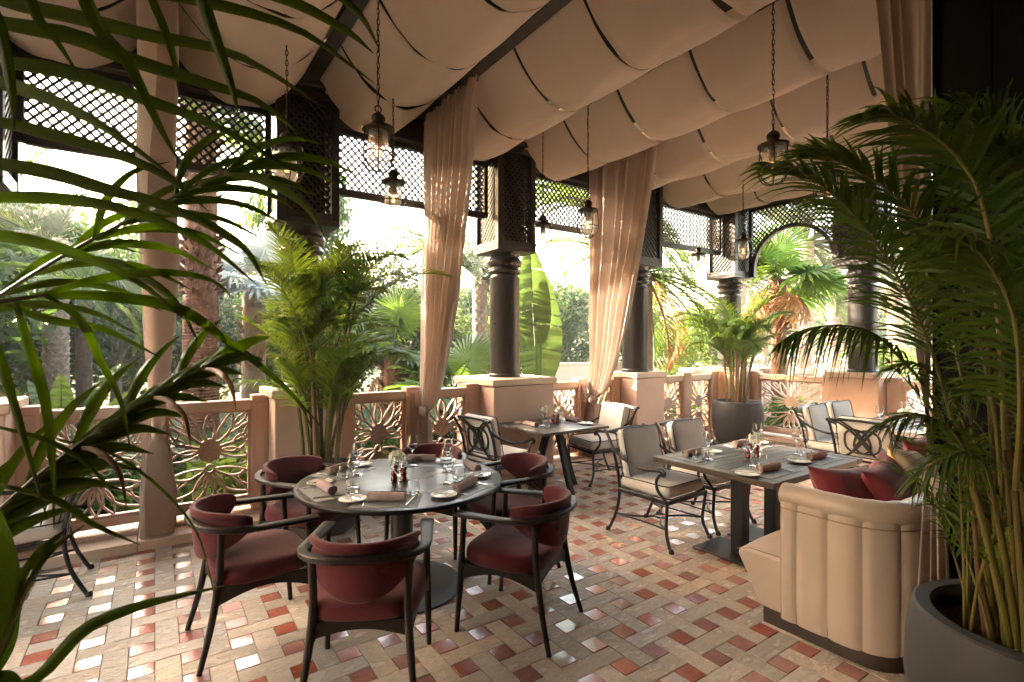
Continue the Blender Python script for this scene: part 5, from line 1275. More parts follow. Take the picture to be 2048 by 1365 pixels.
for uv, wd, d in [([(-150, -60), (0, 0), (146, 33), (293, 70), (476, 112), (678, 234)], .030, (.95, 1.0)), ([(-155, 0), (0, 45), (146, 73), (256, 118), (403, 165), (524, 208), (632, 298)], .032, (.95, 1.05)),
                  ([(-160, 90), (0, 122), (146, 148), (293, 200), (440, 256), (608, 354)], .030, (.95, 1.0)), ([(-165, 140), (0, 166), (110, 203), (220, 262), (359, 363)], .030, (.96, .92)),
                  ([(-175, 220), (0, 245), (110, 271), (220, 304), (330, 352), (420, 425)], .028, (.97, 1.0)), ([(-185, 300), (0, 328), (110, 348), (220, 381), (366, 424), (520, 520)], .033, (.97, 1.0)),
                  ([(-190, 400), (0, 395), (120, 398), (250, 420), (400, 480), (520, 575)], .028, (.97, 1.0)), ([(-150, -120), (60, -60), (240, -30), (420, 6), (600, 62), (750, 168)], .030, (.95, 1.1)),
                  ([(-150, -160), (120, -110), (350, -60), (560, -6), (690, 60), (748, 108)], .030, (.95, 1.1)), ([(-190, 480), (-20, 470), (130, 500), (270, 560), (370, 640)], .026, (.97, 1.0))]:
    strap(up, uv, wd, *d)
hang = stalked([(-300, -420, .85), (-80, -330, .85), (180, -250, .86), (430, -210, .88), (640, -190, .9)], .010)
for uv, wd, d in [([(110, -260), (150, -60), (201, 62), (256, 125), (311, 238), (364, 334)], .027, (.86, .92)), ([(330, -220), (385, -60), (425, 60), (461, 165), (477, 230)], .023, (.87, .9)),
                  ([(-10, -290), (35, -90), (70, 25), (108, 75), (162, 156)], .020, (.86, .95)), ([(480, -210), (560, -120), (640, -40), (720, 30), (760, 100)], .022, (.88, 1.0)), ([(230, -240), (280, -60), (330, 60), (350, 130), (358, 190)], .016, (.87, .95)),
                  ([(-120, -310), (-50, -60), (0, 60), (22, 170), (30, 260)], .026, (.86, .9))]:
    strap(hang, uv, wd, *d)
mid = stalked([(-420, 1000, 1.15), (-210, 760, 1.15), (-40, 620, 1.15), (130, 510, 1.16), (300, 420, 1.18), (440, 350, 1.2), (560, 310, 1.22)], .006)
for i, (u, v) in enumerate([(-60, 635), (0, 590), (70, 548), (130, 510), (190, 478), (245, 448), (300, 420), (350, 395), (400, 372), (450, 348), (500, 330)]):
    l = 250 - 9 * i
    strap(mid, [(u, v), (u + l * .45, v - l * .10), (u + l * .95, v - l * .05), (u + l * 1.35, v + l * .14)], .022, 1.16, 1.2 + .01 * i)
    if i in (3, 6, 9): strap(mid, [(u, v), (u + l * .5, v + l * .10), (u + l * .95, v + l * .38), (u + l * 1.2, v + l * .78)], .021, 1.16, 1.1)
    elif i in (4, 7): strap(mid, [(u, v), (u + l * .1, v - l * .35), (u + l * .35, v - l * .62), (u + l * .7, v - l * .72)], .020, 1.16, 1.3)
    if i % 2: strap(mid, [(u, v), (u + l * .38, v - l * .3), (u + l * .8, v - l * .42), (u + l * 1.2, v - l * .34)], .018, 1.17, 1.35)
low = stalked([(-420, 1520, .95), (-280, 1360, .93), (-160, 1190, .92), (10, 1010, .95), (150, 895, 1.0), (300, 795, 1.05), (470, 705, 1.1)], .006)
pth = [(-130, 1155), (-85, 1105), (-40, 1060), (10, 1010), (55, 970), (100, 935), (150, 895), (200, 860), (250, 826), (300, 795), (350, 768), (405, 738)]
for i, (u, v) in enumerate(pth):
    l = 300 - 15 * i; e = .012 * i
    strap(low, [(u, v), (u + l * .34, v - l * .22), (u + l * .70, v - l * .40), (u + l * 1.0, v - l * .48)], .030, .93 + e, 1.02 + e)
    if i > 2: strap(low, [(u, v), (u + l * .30, v - l * .12), (u + l * .62, v - l * .18), (u + l * .92, v - l * .12)], .028, .93 + e, .98 + e)
    if i % 2 == 0: strap(low, [(u, v), (u + l * .16, v - l * .36), (u + l * .38, v - l * .66), (u + l * .62, v - l * .86)], .024, .95 + e, 1.12 + e)
    if i < 1: strap(low, [(u, v), (u - l * .02, v + l * .32), (u - l * .10, v + l * .66), (u - l * .22, v + l * .98)], .030, .93 + e, .9 + e)
    if i in (6, 9, 11): strap(low, [(u, v), (u + l * .22, v + l * .04), (u + l * .42, v + l * .24), (u + l * .5, v + l * .62)], .012, .94 + e, .92, M['dryleaf'])
sid = stalked([(-420, 1500, .8), (-200, 1460, .78), (-60, 1400, .78), (20, 1240, .8), (70, 1140, .82)], .012)
for uv, wd, d in [([(-30, 1385), (73, 1357), (164, 1263), (264, 1217), (360, 1192), (462, 1170)], .022, (.8, .95)), ([(20, 1240), (45, 1170), (85, 1105), (130, 1060)], .03, (.8, .85)), ([(-60, 1400), (-5, 1250), (10, 1120), (-20, 980)], .05, (.78, .8)),
                  ([(-40, 1390), (10, 1300), (30, 1200), (90, 1110), (170, 1050)], .026, (.79, .85)), ([(-80, 1410), (-10, 1370), (20, 1365), (60, 1400)], .04, (.78, .8))]:
    strap(sid, uv, wd, *d)
lng = stalked([(-480, 900, .9), (-260, 720, .9), (-60, 620, .92), (90, 590, .95)], .009)
for uv, wd, d in [([(60, 592), (200, 592), (351, 615), (443, 674), (556, 762), (643, 855)], .026, (.95, 1.15)), ([(90, 590), (160, 640), (200, 720), (240, 800), (262, 905)], .016, (.95, 1.0)), ([(30, 600), (60, 700), (90, 800), (105, 930), (108, 1060)], .018, (.94, .95)),
                  ([(90, 590), (190, 560), (320, 545), (420, 560), (470, 600)], .018, (.95, 1.1)), ([(0, 605), (100, 640), (210, 660), (320, 715)], .018, (.94, 1.0)), ([(-40, 612), (-10, 700), (20, 780), (95, 1040)], .022, (.92, .9)), ([(120, 880), (220, 905), (330, 985), (400, 1080), (436, 1230)], .006, (1.0, 1.1)),
                  ([(0, 855), (90, 880), (170, 925), (240, 1000)], .010, (.9, .95)), ([(0, 970), (110, 1000), (190, 1050), (280, 1090)], .014, (.9, .95))]:
    strap(lng, uv, wd, *d)
for q in ((-560, 900, 1.0), (-300, -420, .85), (-420, 1000, 1.15), (-420, 1520, .95), (-420, 1500, .8), (-480, 900, .9)):
    e = at(*q) - F0; b = Vector((rnd(-.1, .1), rnd(-.1, .1), .54))
    MB().tube(catmull([b, b.lerp(e, .45) + Vector((0, 0, .1 if e.z > .7 else .25)), e], 12), .014, 8).build('cane', M['cane'], fp)
# ------------------------------------------------------------------ garden ground
ZG = -.62
tag(MB().span((-95, -95, ZG - .3), (95, 95, ZG)).build('garden_ground', M['soilground']), 'planted garden soil below the terrace', kind='structure')
tag(MB().span((-7, -4.2, ZG + .005), (9.05, 5.60, -.062)).build('terrace_base', M['stone']), 'stone base of the terrace', kind='structure')
lw = MB().add([(14, -20, ZG + .004), (60, -20, ZG + .004), (60, 30, ZG + .004), (22, 30, ZG + .004), (13, 12, ZG + .004)], [(0, 1, 2, 3, 4)]).build('garden_path', M['pave']); tag(lw, 'pale paved garden walk beyond the far end', kind='structure')
# ------------------------------------------------------------------ fan palms
def fan_mesh(Rr, nseg, spread, lp, seed, droop=.22, pleat=.035, split=.55):
    rg = random.Random(seed); mb = MB()
    mb.tube([(0, 0, 0), (0, lp * .5, .02), (0, lp, 0)], [.02, .014, .011], 6)
    for i in range(nseg):
        a0 = -spread / 2 + spread * i / nseg; a1 = a0 + spread / nseg; am = (a0 + a1) / 2; l = Rr * (.80 + .20 * math.cos(am * .8)) * rg.uniform(.93, 1.05)
        dr = droop * rg.uniform(.6, 1.5)
        P = lambda a, r, z: (r * math.sin(a), lp + r * math.cos(a), z)
        zz = lambda r: -dr * Rr * (r / Rr) ** 2.2
        rs_ = l * split; w_ = (a1 - a0)
        base = len(mb.v)
        mb.v += [P(am, .01, 0), P(a0, rs_ * .6, zz(rs_ * .6)), P(am, rs_ * .6, zz(rs_ * .6) + pleat * Rr * .7), P(a1, rs_ * .6, zz(rs_ * .6)),
                 P(a0 + w_ * .06, rs_, zz(rs_)), P(am, rs_, zz(rs_) + pleat * Rr), P(a1 - w_ * .06, rs_, zz(rs_)),
                 P(am - w_ * .24, l * .82, zz(l * .82)), P(am, l * .82, zz(l * .82) + pleat * Rr * .5), P(am + w_ * .24, l * .82, zz(l * .82)), P(am + rg.uniform(-.02, .02), l, zz(l) - rg.uniform(0, .05))]
        mb.f += [(base, base + 2, base + 1), (base, base + 3, base + 2), (base + 1, base + 2, base + 5, base + 4), (base + 2, base + 3, base + 6, base + 5),
                 (base + 4, base + 5, base + 8, base + 7), (base + 5, base + 6, base + 9, base + 8), (base + 7, base + 8, base + 10), (base + 8, base + 9, base + 10)]
    return mb
def aim(o, p, az, el, roll=0.0):
    """turn the leaf so its stalk leaves p at azimuth az, elevation el"""
    d = Vector((math.cos(az) * math.cos(el), math.sin(az) * math.cos(el), math.sin(el))); side = d.cross(UP).normalized(); n = side.cross(d)
    m = Matrix((side, d, n)).transposed().to_4x4(); o.matrix_local = Matrix.Translation(p) @ m @ Matrix.Rotation(roll, 4, 'Y')
def fan_palm(label, p, h, r0, r1, leafm, trunkm, Rr, lp, n, seed, els=(-25, 80), dry=0, nseg=34, group='fan palms in the garden', stubs=True, lean=(0, 0)):
    t = thing('fan_palm', label, 'palm tree', p, 0, group); rg = random.Random(seed)
    k = 14; tp = [Vector((lean[0] * (i / k) ** 2, lean[1] * (i / k) ** 2, h * i / k)) for i in range(k + 1)]
    tr = MB().tube(tp, [r0 + (r1 - r0) * (i / k) + rg.uniform(-.008, .008) for i in range(k + 1)], 14)
    if stubs:   # torn leaf bases wrapped round the stem
        for i in range(int(46 * min(1, h / 2))):
            q = rg.uniform(max(0, 1 - 1.6 / h), 1.0); a = rg.uniform(0, 6.28); c = tp[min(k, int(q * k))]; rr = r0 + (r1 - r0) * q
            b = Vector((math.cos(a) * rr * .9, math.sin(a) * rr * .9, 0)) + Vector((c.x, c.y, q * h)); e = b + Vector((math.cos(a) * .13, math.sin(a) * .13, rg.uniform(.05, .2)))
            tr.tube([b, b.lerp(e, .5) + Vector((0, 0, -.01)), e], [.05, .04, .012], 5, flat=.35)
    if h > 5:     # ragged ring of old boots part way up, as the photo shows
        for i in range(120):
            z = 3.05 + .95 * (i / 120) + rg.uniform(-.05, .05); a = i * 2.399 + rg.uniform(-.2, .2); rr = r0 + (r1 - r0) * z / h
            b = Vector((math.cos(a) * rr * .92, math.sin(a) * rr * .92, z)); e = b + Vector((math.cos(a), math.sin(a), 0)) * rg.uniform(.07, .17) + Vector((0, 0, rg.uniform(-.05, .14)))
            tr.tube([b, b.lerp(e, .5) + Vector((0, 0, -.012)), e], [.06, .045, .008], 5, flat=.3)
        for i in range(60):
            z = .1 + 3.0 * i / 60; rr = r0 + (r1 - r0) * z / h; tr.lathe([(rr * .98, -.02), (rr * 1.03 + rg.uniform(0, .006), 0), (rr * .98, .02)], 14, (0, 0, z))
    tr.build('trunk', trunkm, t, ang=50)
    ms = [fan_mesh(Rr, nseg, R(300), lp, seed + q, .18 + .1 * q).mesh('leaf', leafm, 180) for q in range(2)]; md = fan_mesh(Rr * .9, nseg, R(230), lp, seed + 7, .7).mesh('leaf', M['dryleaf'], 180) if dry else None
    for i in range(n + dry):
        o = bpy.data.objects.new('leaf', ms[i % 2] if i < n else md); COL.objects.link(o); o.parent = t
        el = R(els[0] + (els[1] - els[0]) * ((i * .618) % 1)) if i < n else R(rg.uniform(-55, -30))
        aim(o, tp[-1] + Vector((0, 0, rg.uniform(-.1, .08))), i * 2.399 + rg.uniform(-.3, .3), el, rg.uniform(-.5, .5))
        s = rg.uniform(.85, 1.08); o.scale = (s, s, s)
    return t
def gnd(u, D): q = at(u, 687, D); return (q.x, q.y, ZG)
fan_palm('brown fibrous palm trunk rising behind the left balustrade', gnd(402, 8.2), 6.2, .27, .21, M['fan'], M['trunk'], 1.0, .9, 16, 1, els=(-35, 75))
fan_palm('silvery blue fan palm left of the tall potted palm', gnd(508, 9.8), 3.35, .22, .2, M['silver'], M['palebark'], .92, .8, 17, 2, els=(-30, 75))
fan_palm('short fan palm with shaggy brown trunk behind the tall potted palm and curtain', gnd(790, 8.7), 2.15, .22, .17, M['fan'], M['trunk'], .62, .62, 13, 3, els=(-35, 85), dry=2)
fan_palm('bright green fan palm with orange trunk seen through the arch', gnd(1558, 11.6), 3.7, .17, .15, M['fan'], M['trunk'], .88, .72, 17, 4, els=(-22, 82), dry=5)
fan_palm('low fan palm just behind the balustrade right of the middle curtain', gnd(905, 8.2), 1.4, .16, .14, M['fan'], M['trunk'], .68, .62, 9, 5, els=(-15, 60))
# ------------------------------------------------------------------ feather palms
DM = []
for q in range(3):
    rg2 = random.Random(60 + q); path = arch_path((0, 0, 0), PI / 2, 0, 1.0, R((50, 70, 90)[q]), 14)
    DM.append((pinnate(path, 42, .20, .013, rg2, t0=.12, droop=.25, ang=(48, 22), vee=.45, seg=2, jitter=.15), path))
DMESH = {}
def date_palm(label, p, h, r0, L, n, seed, leafm='date', trunkm='palebark', els=(-30, 80), scales=True, dry=0, group='feather palms in the garden', lean=(0, 0)):
    t = thing('feather_palm', label, 'palm tree', p, 0, group); rg = random.Random(seed); k = max(8, int(h * 3))
    tp = [Vector((lean[0] * (i / k) ** 2, lean[1] * (i / k) ** 2, h * i / k)) for i in range(k + 1)]
    tr = MB().tube(tp, [r0 * (1.05 - .12 * i / k) for i in range(k + 1)], 14)
    if scales:     # diamond pattern of cut leaf bases
        rows = int(h / .13)
        for i in range(rows):
            for j in range(9):
                a = 2 * PI * (j + .5 * (i % 2)) / 9; z = h * i / rows; c = tp[min(k, int(i / rows * k))]; rr = r0 * (1.05 - .12 * i / rows)
                b = Vector((c.x + math.cos(a) * rr * .96, c.y + math.sin(a) * rr * .96, z)); e = b + Vector((math.cos(a) * .035, math.sin(a) * .035, .07)); s_ = Vector((-math.sin(a), math.cos(a), 0)) * rr * .31
                tr.add([b - s_, b + s_, b - Vector((0, 0, .07)), e, b + Vector((0, 0, .10))], [(2, 1, 3), (0, 2, 3), (1, 4, 3), (4, 0, 3)])
    tr.build('trunk', M[trunkm], t, ang=45)
    for i in range(n):
        q = i % 3; key = (q, leafm if i >= dry else 'dryleaf')
        if key not in DMESH:
            mb = MB(); mb.v = list(DM[q][0].v); mb.f = list(DM[q][0].f); mb.tube(DM[q][1], [.012 * (1 - .7 * j / 14) for j in range(15)], 5)
            DMESH[key] = mb.mesh('frond', M[key[1]], 180)
        o = bpy.data.objects.new('frond', DMESH[key]); COL.objects.link(o); o.parent = t
        el = R(els[0] + (els[1] - els[0]) * ((i * .618 + .1) % 1)) if i >= dry else R(rg.uniform(-50, -20))
        aim(o, tp[-1], i * 2.399 + rg.uniform(-.2, .2), el, rg.uniform(-.3, .3)); s = L * rg.uniform(.85, 1.1); o.scale = (s, s, s)
    return t
date_palm('pale diamond-barked palm trunk at the far left behind the leaves', gnd(112, 12.5), 4.6, .25, 2.6, 26, 11)
date_palm('thin grey palm stem at the left beside the pale trunk', gnd(168, 10.5), 3.4, .14, 1.8, 16, 12, leafm='areca_far', scales=False, trunkm='bark')
date_palm('feather palm with light fronds behind the column with the lattice box', gnd(960, 15), 4.1, .22, 3.0, 30, 13, els=(-25, 80))
date_palm('palm with hanging brown fronds right of the sunlit curtain', gnd(1290, 10.5), 3.7, .16, 2.1, 20, 14, leafm='areca_far', dry=4, els=(-40, 70), scales=False, trunkm='bark')
date_palm('tall date palm seen through the top of the arch', gnd(1612, 17), 5.6, .24, 3.3, 34, 15, els=(-35, 80))
date_palm('date palm with stout trunk right of the arch palm', gnd(1665, 22), 4.4, .27, 2.9, 30, 16)
date_palm('date palm at the far right behind the dappled column', gnd(1790, 20), 4.6, .26, 3.0, 30, 17)
date_palm('feather palm between the two curtains, fronds hanging low', gnd(1218, 12), 5.0, .2, 2.6, 28, 18, leafm='areca_far', els=(-45, 75))
date_palm('distant date palm behind the silver palm', gnd(610, 22), 5.0, .26, 3.0, 28, 19)
date_palm('distant date palm left of the orange-trunk fan palm', gnd(1480, 24), 5.2, .26, 3.0, 28, 20)
date_palm('tall palm above the lattice at the upper left', gnd(20, 15), 6.4, .26, 3.0, 30, 21, leafm='areca_far')
# ------------------------------------------------------------------ paddle-leaved plants
def paddle_mesh(L, wd, lp, seed, droop=.1, split=0.0):
    rg = random.Random(seed); mb = MB(); n = 22; m_ = 4; mb.tube([(0, 0, 0), (0, lp * .6, 0), (0, lp + L * .9, -droop * L * .8)], [.022, .017, .005], 6)
    for s in (-1, 1):
        rows = []
        for i in range(n + 1):
            t = i / n; w_ = wd / 2 * (math.sin(PI * min(1, .06 + t * .94)) ** .55) * (1 - .25 * t); y = lp + L * t
            row = []
            for j in range(m_ + 1):
                q = j / m_; row.append((s * w_ * q, y - .10 * w_ * q * 2 + .02 * q * t, -droop * L * t * t + .16 * w_ * math.sin(q * 2.2) + .012 * math.sin(i * 2.2 + q * 2)))
            rows.append(row)
        for i in range(n):
            if split and rg.random() < split:      # torn between two ribs
                gap = .5
            else: gap = 0
            o = len(mb.v); a, b = rows[i], [((p[0]), p[1] - gap * L / n * (abs(p[0]) / (wd / 2)), p[2] - gap * .02) for p in rows[i + 1]]
            mb.v += a + b
            for j in range(m_):
                f = (o + j, o + j + 1, o + m_ + 1 + j + 1, o + m_ + 1 + j); mb.f.append(f if s > 0 else f[::-1])
    return mb
def paddle_plant(label, p, leaves, seed, matk='banana', group='paddle-leaved plants in the garden'):
    t = thing('banana_plant', label, 'banana plant', p, 0, group); rg = random.Random(seed)
    for i, (az, el, L, wd, lp, dr) in enumerate(leaves):
        o = paddle_mesh(L, wd, lp, seed + i, dr, .25).build('leaf', M[matk], t, ang=180, recalc=False); aim(o, Vector((rg.uniform(-.08, .08), rg.uniform(-.08, .08), 0)), R(az), R(el), R(rg.uniform(-15, 15)))
    return t
bq = gnd(1082, 8.3)
paddle_plant('tall banana plant with a broad upright leaf right of the lattice-box column', bq, [(232, 85, 1.75, .80, 1.65, .06), (215, 80, 1.5, .6, 2.3, .10), (-20, 62, 1.2, .42, 1.2, .25), (165, 80, 1.4, .46, 2.3, .08), (-60, 55, 1.0, .36, .9, .3), (60, 60, 1.1, .4, 1.0, .3)], 5)
paddle_plant('yellow-green banana leaves left of the sunlit curtain', gnd(1140, 8.0), [(-35, 68, 1.1, .34, 1.25, .2), (10, 50, 1.0, .32, 1.0, .3), (140, 60, .9, .3, .9, .3), (-80, 48, .9, .3, .8, .3)], 9, 'yellowgreen')
paddle_plant('banana plant low behind the left balustrade', gnd(130, 8.6), [(40, 70, 1.2, .4, .9, .2), (-30, 60, 1.1, .38, .8, .25), (120, 65, 1.1, .36, .8, .25), (200, 60, 1.1, .36, .8, .25), (-80, 75, 1.0, .36, .9, .2)], 12, 'yellowgreen')
paddle_plant('banana plant behind the balustrade between the left curtain and pedestal', gnd(470, 7.6), [(40, 60, .9, .3, .6, .25), (-30, 50, .9, .28, .5, .25), (120, 55, .9, .28, .5, .25), (200, 60, .8, .3, .5, .25), (-80, 65, .9, .3, .6, .2)], 14)
# ------------------------------------------------------------------ shrubs and trees
def card_mesh(n, rx, ry, rz, lw, ll, seed, blobs=22, hollow=.55, name='foliage', m_=None, flat=0):
    rg = random.Random(seed); mb = MB(); B = []
    for i in range(blobs):
        d = Vector((rg.gauss(0, 1), rg.gauss(0, 1), rg.gauss(0, 1))).normalized() * (rg.random() ** .4) * .8; B.append((Vector((d.x * rx, d.y * ry, d.z * rz)), rg.uniform(.25, .5)))
    for i in range(n):
        c, s = B[i % blobs]; d = Vector((rg.gauss(0, 1), rg.gauss(0, 1), rg.gauss(0, 1))).normalized() * (rg.random() ** hollow) * s
        p = c + Vector((d.x * rx, d.y * ry, d.z * rz)); a = Vector((rg.gauss(0, 1), rg.gauss(0, 1), rg.gauss(-.25, .7))).normalized(); b = a.orthogonal().normalized(); b = Matrix.Rotation(rg.uniform(0, 6.28), 3, a) @ b
        l = ll * rg.uniform(.6, 1.3); w_ = lw * rg.uniform(.7, 1.2); o = len(mb.v); nn = a.cross(b)
        mb.v += [tuple(p), tuple(p + a * l * .5 + b * w_ / 2), tuple(p + a * l - nn * l * .15), tuple(p + a * l * .5 - b * w_ / 2)]; mb.f.append((o, o + 1, o + 2, o + 3))
    return mb.mesh(name, m_, 180)
TM = [card_mesh(5200, 1.9, 1.9, 1.7, .085, .17, 70 + q, 26, m_=M[('broad', 'broad2', 'yellowgreen')[q]], name='crown') for q in range(3)]
TRK = MB()
for i in range(7):
    a = i * .9; TRK.tube(catmull([(0, 0, 1.4 + .1 * i), (math.cos(a) * .5, math.sin(a) * .5, 2.3 + .1 * i), (math.cos(a) * 1.2, math.sin(a) * 1.2, 3.2 + .15 * i)], 7), [.07, .06, .05, .04, .03, .022, .012], 6)
TRK.tube([(0, 0, 0), (.05, .02, .9), (.0, .06, 1.8), (.04, 0, 2.6)], [.17, .14, .12, .07], 10)
TRKM = TRK.mesh('trunk', M['bark'], 60)
def tree(label, p, s, q, rz):
    t = thing('garden_tree', label, 'tree', p, rz, 'leafy trees in the garden'); t.scale = (s, s, s)
    for nm, me, z in (('trunk', TRKM, 0), ('crown', TM[q], 3.3)):
        o = bpy.data.objects.new(nm, me); COL.objects.link(o); o.parent = t; o.location = (0, 0, z)
places = [(-340, 13, 1.2, 0), (-160, 16, 1.25, 1), (-30, 19, 1.3, 0), (60, 23, 1.25, 1), (230, 15.5, 1.05, 0), (330, 20, 1.2, 1), (470, 24, 1.25, 0), (560, 18, .80, 1), (700, 24, 1.0, 0), (860, 26, 1.15, 1), (930, 18, .75, 2), (1010, 28, 1.2, 0), (1130, 24, 1.0, 1), (1250, 20, .9, 0),
          (1345, 14, .62, 2), (1430, 17, .78, 2), (1530, 30, 1.2, 1), (1690, 34, 1.2, 0), (1850, 26, 1.0, 1), (2000, 24, 1.1, 0), (-620, 12, 1.25, 1), (-900, 13, 1.3, 0), (-1400, 14, 1.4, 1), (400, 13, .7, 1), (1760, 14, .5, 2), (640, 13, 1.0, 0), (775, 13.5, .95, 1)]
tl = ['beyond the frame at the left', 'far left behind the pale trunk', 'at the left edge behind the leaves', 'behind the pale palm trunk', 'left of the edge-on curtain', 'right of the edge-on curtain, grey green', 'behind the silver palm', 'low, right of the silver palm', 'behind the tall potted palm', 'behind the middle curtain',
      'lime green, just left of the lattice-box column', 'behind the lattice-box column', 'behind the banana leaf', 'behind the sunlit curtain', 'lime green bush-like, right of the second column', 'lime green, behind the far potted palm', 'distant, through the arch at the left', 'distant, through the arch at the right', 'behind the big palm', 'hidden behind the black wall',
      'outside the frame at the left', 'further outside the frame', 'furthest outside the frame', 'low, beside the brown trunk', 'low, right of the dappled column', 'right behind the tall potted palm', 'just left of the middle curtain']
for i, ((u, D, s, q), lb) in enumerate(zip(places, tl)): tree('leafy garden tree ' + lb, gnd(u, D), s, q, i * 1.3)
TD = card_mesh(9000, 2.3, 2.1, 2.6, .13, .26, 99, 34, m_=M['broad'], name='crown')
for i, (x, y, sc_) in enumerate(((-5.0, 13.9, 1.5), (-4.9, 11.6, 1.2), (-7.2, 11.2, 1.25), (-9.4, 12.2, 1.3), (-7.0, 15.6, 1.6), (-9.8, 15.4, 1.6), (-12.5, 16.0, 1.6), (-11.8, 11.6, 1.35), (-12.8, 8.8, 1.3), (-9.5, 8.6, 1.1), (-5.0, 9.2, 1.05), (-4.05, 9.95, .95))):  # trees added to keep direct sun off the terrace floor and sofa
    t = thing('garden_tree', 'added sun-blocking garden tree ' + ('at the left frame edge, behind the nearest', 'just outside the frame on the left', 'outside the frame by the left bays', 'outside the frame, third along', 'in the back row outside the frame, first', 'in the back row outside the frame, second', 'in the back row outside the frame, third', 'outside the frame near the corner', 'outside the frame, furthest left', 'outside the frame, nearest the terrace', 'just outside the frame, near the kerb', 'at the left frame edge, nearest the kerb')[i], 'tree', (x, y, ZG), i * 1.1, 'leafy trees in the garden'); t.scale = (sc_,) * 3
    for nm, me, z in (('trunk', TRKM, 0), ('crown', TD, 2.9)):
        o = bpy.data.objects.new(nm, me); COL.objects.link(o); o.parent = t; o.location = (0, 0, z)
SHM = [card_mesh(1500, .75, .6, .55, .07, .17, 90 + q, 12, m_=M[('broad', 'yellowgreen', 'broad2')[q]]) for q in range(3)]
def strap_clump(n, L, wd, seed, el=(25, 85)):
    rg = random.Random(seed); mb = MB()
    for i in range(n):
        az = rg.uniform(0, 6.28); e = R(rg.uniform(*el)); d = Vector((math.cos(az) * math.cos(e), math.sin(az) * math.cos(e), math.sin(e)))
        leaflet(mb, Vector((rg.uniform(-.08, .08), rg.uniform(-.08, .08), 0)), d, d.cross(UP), L * rg.uniform(.6, 1.1), wd, rg.uniform(.2, .7), 6, 0, .12)
    return mb
ST = [strap_clump(60, .85, .055, 3).mesh('foliage', M['broad'], 180), strap_clump(46, .75, .08, 5, (15, 75)).mesh('foliage', M['yellowgreen'], 180)]
def shrub(label, p, me, s, rz, h):
    t = thing('garden_shrub', label, 'shrub', p, rz, 'shrubs behind the balustrade'); t.scale = (s, s, s)
    o = bpy.data.objects.new('foliage', me); COL.objects.link(o); o.parent = t; o.location = (0, 0, h)
    st = MB()
    for k in range(5): st.tube([(0, 0, -.02), (.12 * math.cos(k * 1.3), .12 * math.sin(k * 1.3), max(.15, h * .8))], [.014, .007], 5)
    st.build('stem', M['bark'], t)
rg = random.Random(8); xs = []
wh = ['at the left edge', 'below the pale trunk', 'left of the edge-on curtain', 'behind the edge-on curtain', 'right of the edge-on curtain', 'beside the brown trunk', 'left of the first pedestal', 'behind the tall palm planter', 'behind the panel right of the palm planter', 'left of the middle curtain', 'right of the middle curtain', 'behind the widest pedestal',
      'right of the widest pedestal', 'left of the sunlit curtain', 'behind the second column pedestal', 'right of the second column pedestal', 'left of the far planter', 'behind the corner pedestal']
for i in range(18):
    x = -2.6 + i * .66
    for r_, (yy, nm) in enumerate(((6.5, 'front row'), (7.5, 'back row'))):
        k = rg.choice((0, 1, 2, 3, 4)) if r_ == 0 else rg.choice((0, 1, 2)); me = (SHM + ST)[k]
        shrub(('leafy', 'lime green leafy', 'grey-green leafy', 'strappy green', 'broad strappy lime')[k] + ' shrub %s, %s' % (wh[i], nm), (x + rg.uniform(-.2, .2), yy + rg.uniform(-.25, .25), ZG), me, rg.uniform(.95, 1.25), rg.uniform(0, 6), (.55 if k < 3 else .05))
for i in range(6):
    y = 5.6 - i * .8; k = (3, 0, 3, 4, 0, 2)[i]
    shrub(('leafy', '', 'grey-green leafy', 'strappy green', 'broad strappy lime')[k] + ' shrub behind the arch balustrade, ' + ('nearest the corner', 'second from the corner', 'in the middle of the arch', 'right of the middle', 'before the dappled column', 'beyond the dappled column')[i], (9.7 + rg.uniform(-.2, .3), y, ZG), (SHM + ST)[k], 1.15, i, (.55 if k < 3 else .05))
# ground cover and far tree line: masses nobody could count
gc = MB(); rg = random.Random(3)
for i in range(9000):
    x, y = rg.uniform(-9, 16), rg.uniform(5.8, 17)
    if x > 9.2 and rg.random() < .5: y = rg.uniform(-4, 17)
    az = rg.uniform(0, 6.28); e = R(rg.uniform(15, 80)); d = Vector((math.cos(az) * math.cos(e), math.sin(az) * math.cos(e), math.sin(e)))
    leaflet(gc, Vector((x, y, ZG)), d, d.cross(UP), rg.uniform(.15, .42), rg.uniform(.03, .08), .4, 2)
tag(gc.build('ground_cover', M['broad'], ang=180, recalc=False), 'low leafy ground cover between the shrubs', kind='stuff')
tlb = MB()
for i in range(22000):
    a = R(rg.uniform(-75, 75)) ; D = rg.uniform(38, 60); c = Vector((SY * math.cos(a) + CY * math.sin(a), CY * math.cos(a) - SY * math.sin(a), 0)) * D
    hmax = 4.6 + 1.8 * noise.noise(Vector((a * 9, 3.3, 0))) + 1.2 * noise.noise(Vector((a * 31, 1.3, 0)))
    z = ZG + max(.5, hmax) * rg.random() ** .7; u = Vector((rg.gauss(0, 1), rg.gauss(0, 1), rg.gauss(0, 1))).normalized(); v = u.orthogonal().normalized(); s = rg.uniform(.2, .42)
    p = c + Vector((0, 0, z)); tlb.add([p - u * s, p + v * s * .6, p + u * s, p - v * s * .6], [(0, 1, 2, 3)])
tag(tlb.build('treeline', M['broad2'], ang=180, recalc=False), 'distant line of garden trees', kind='stuff')
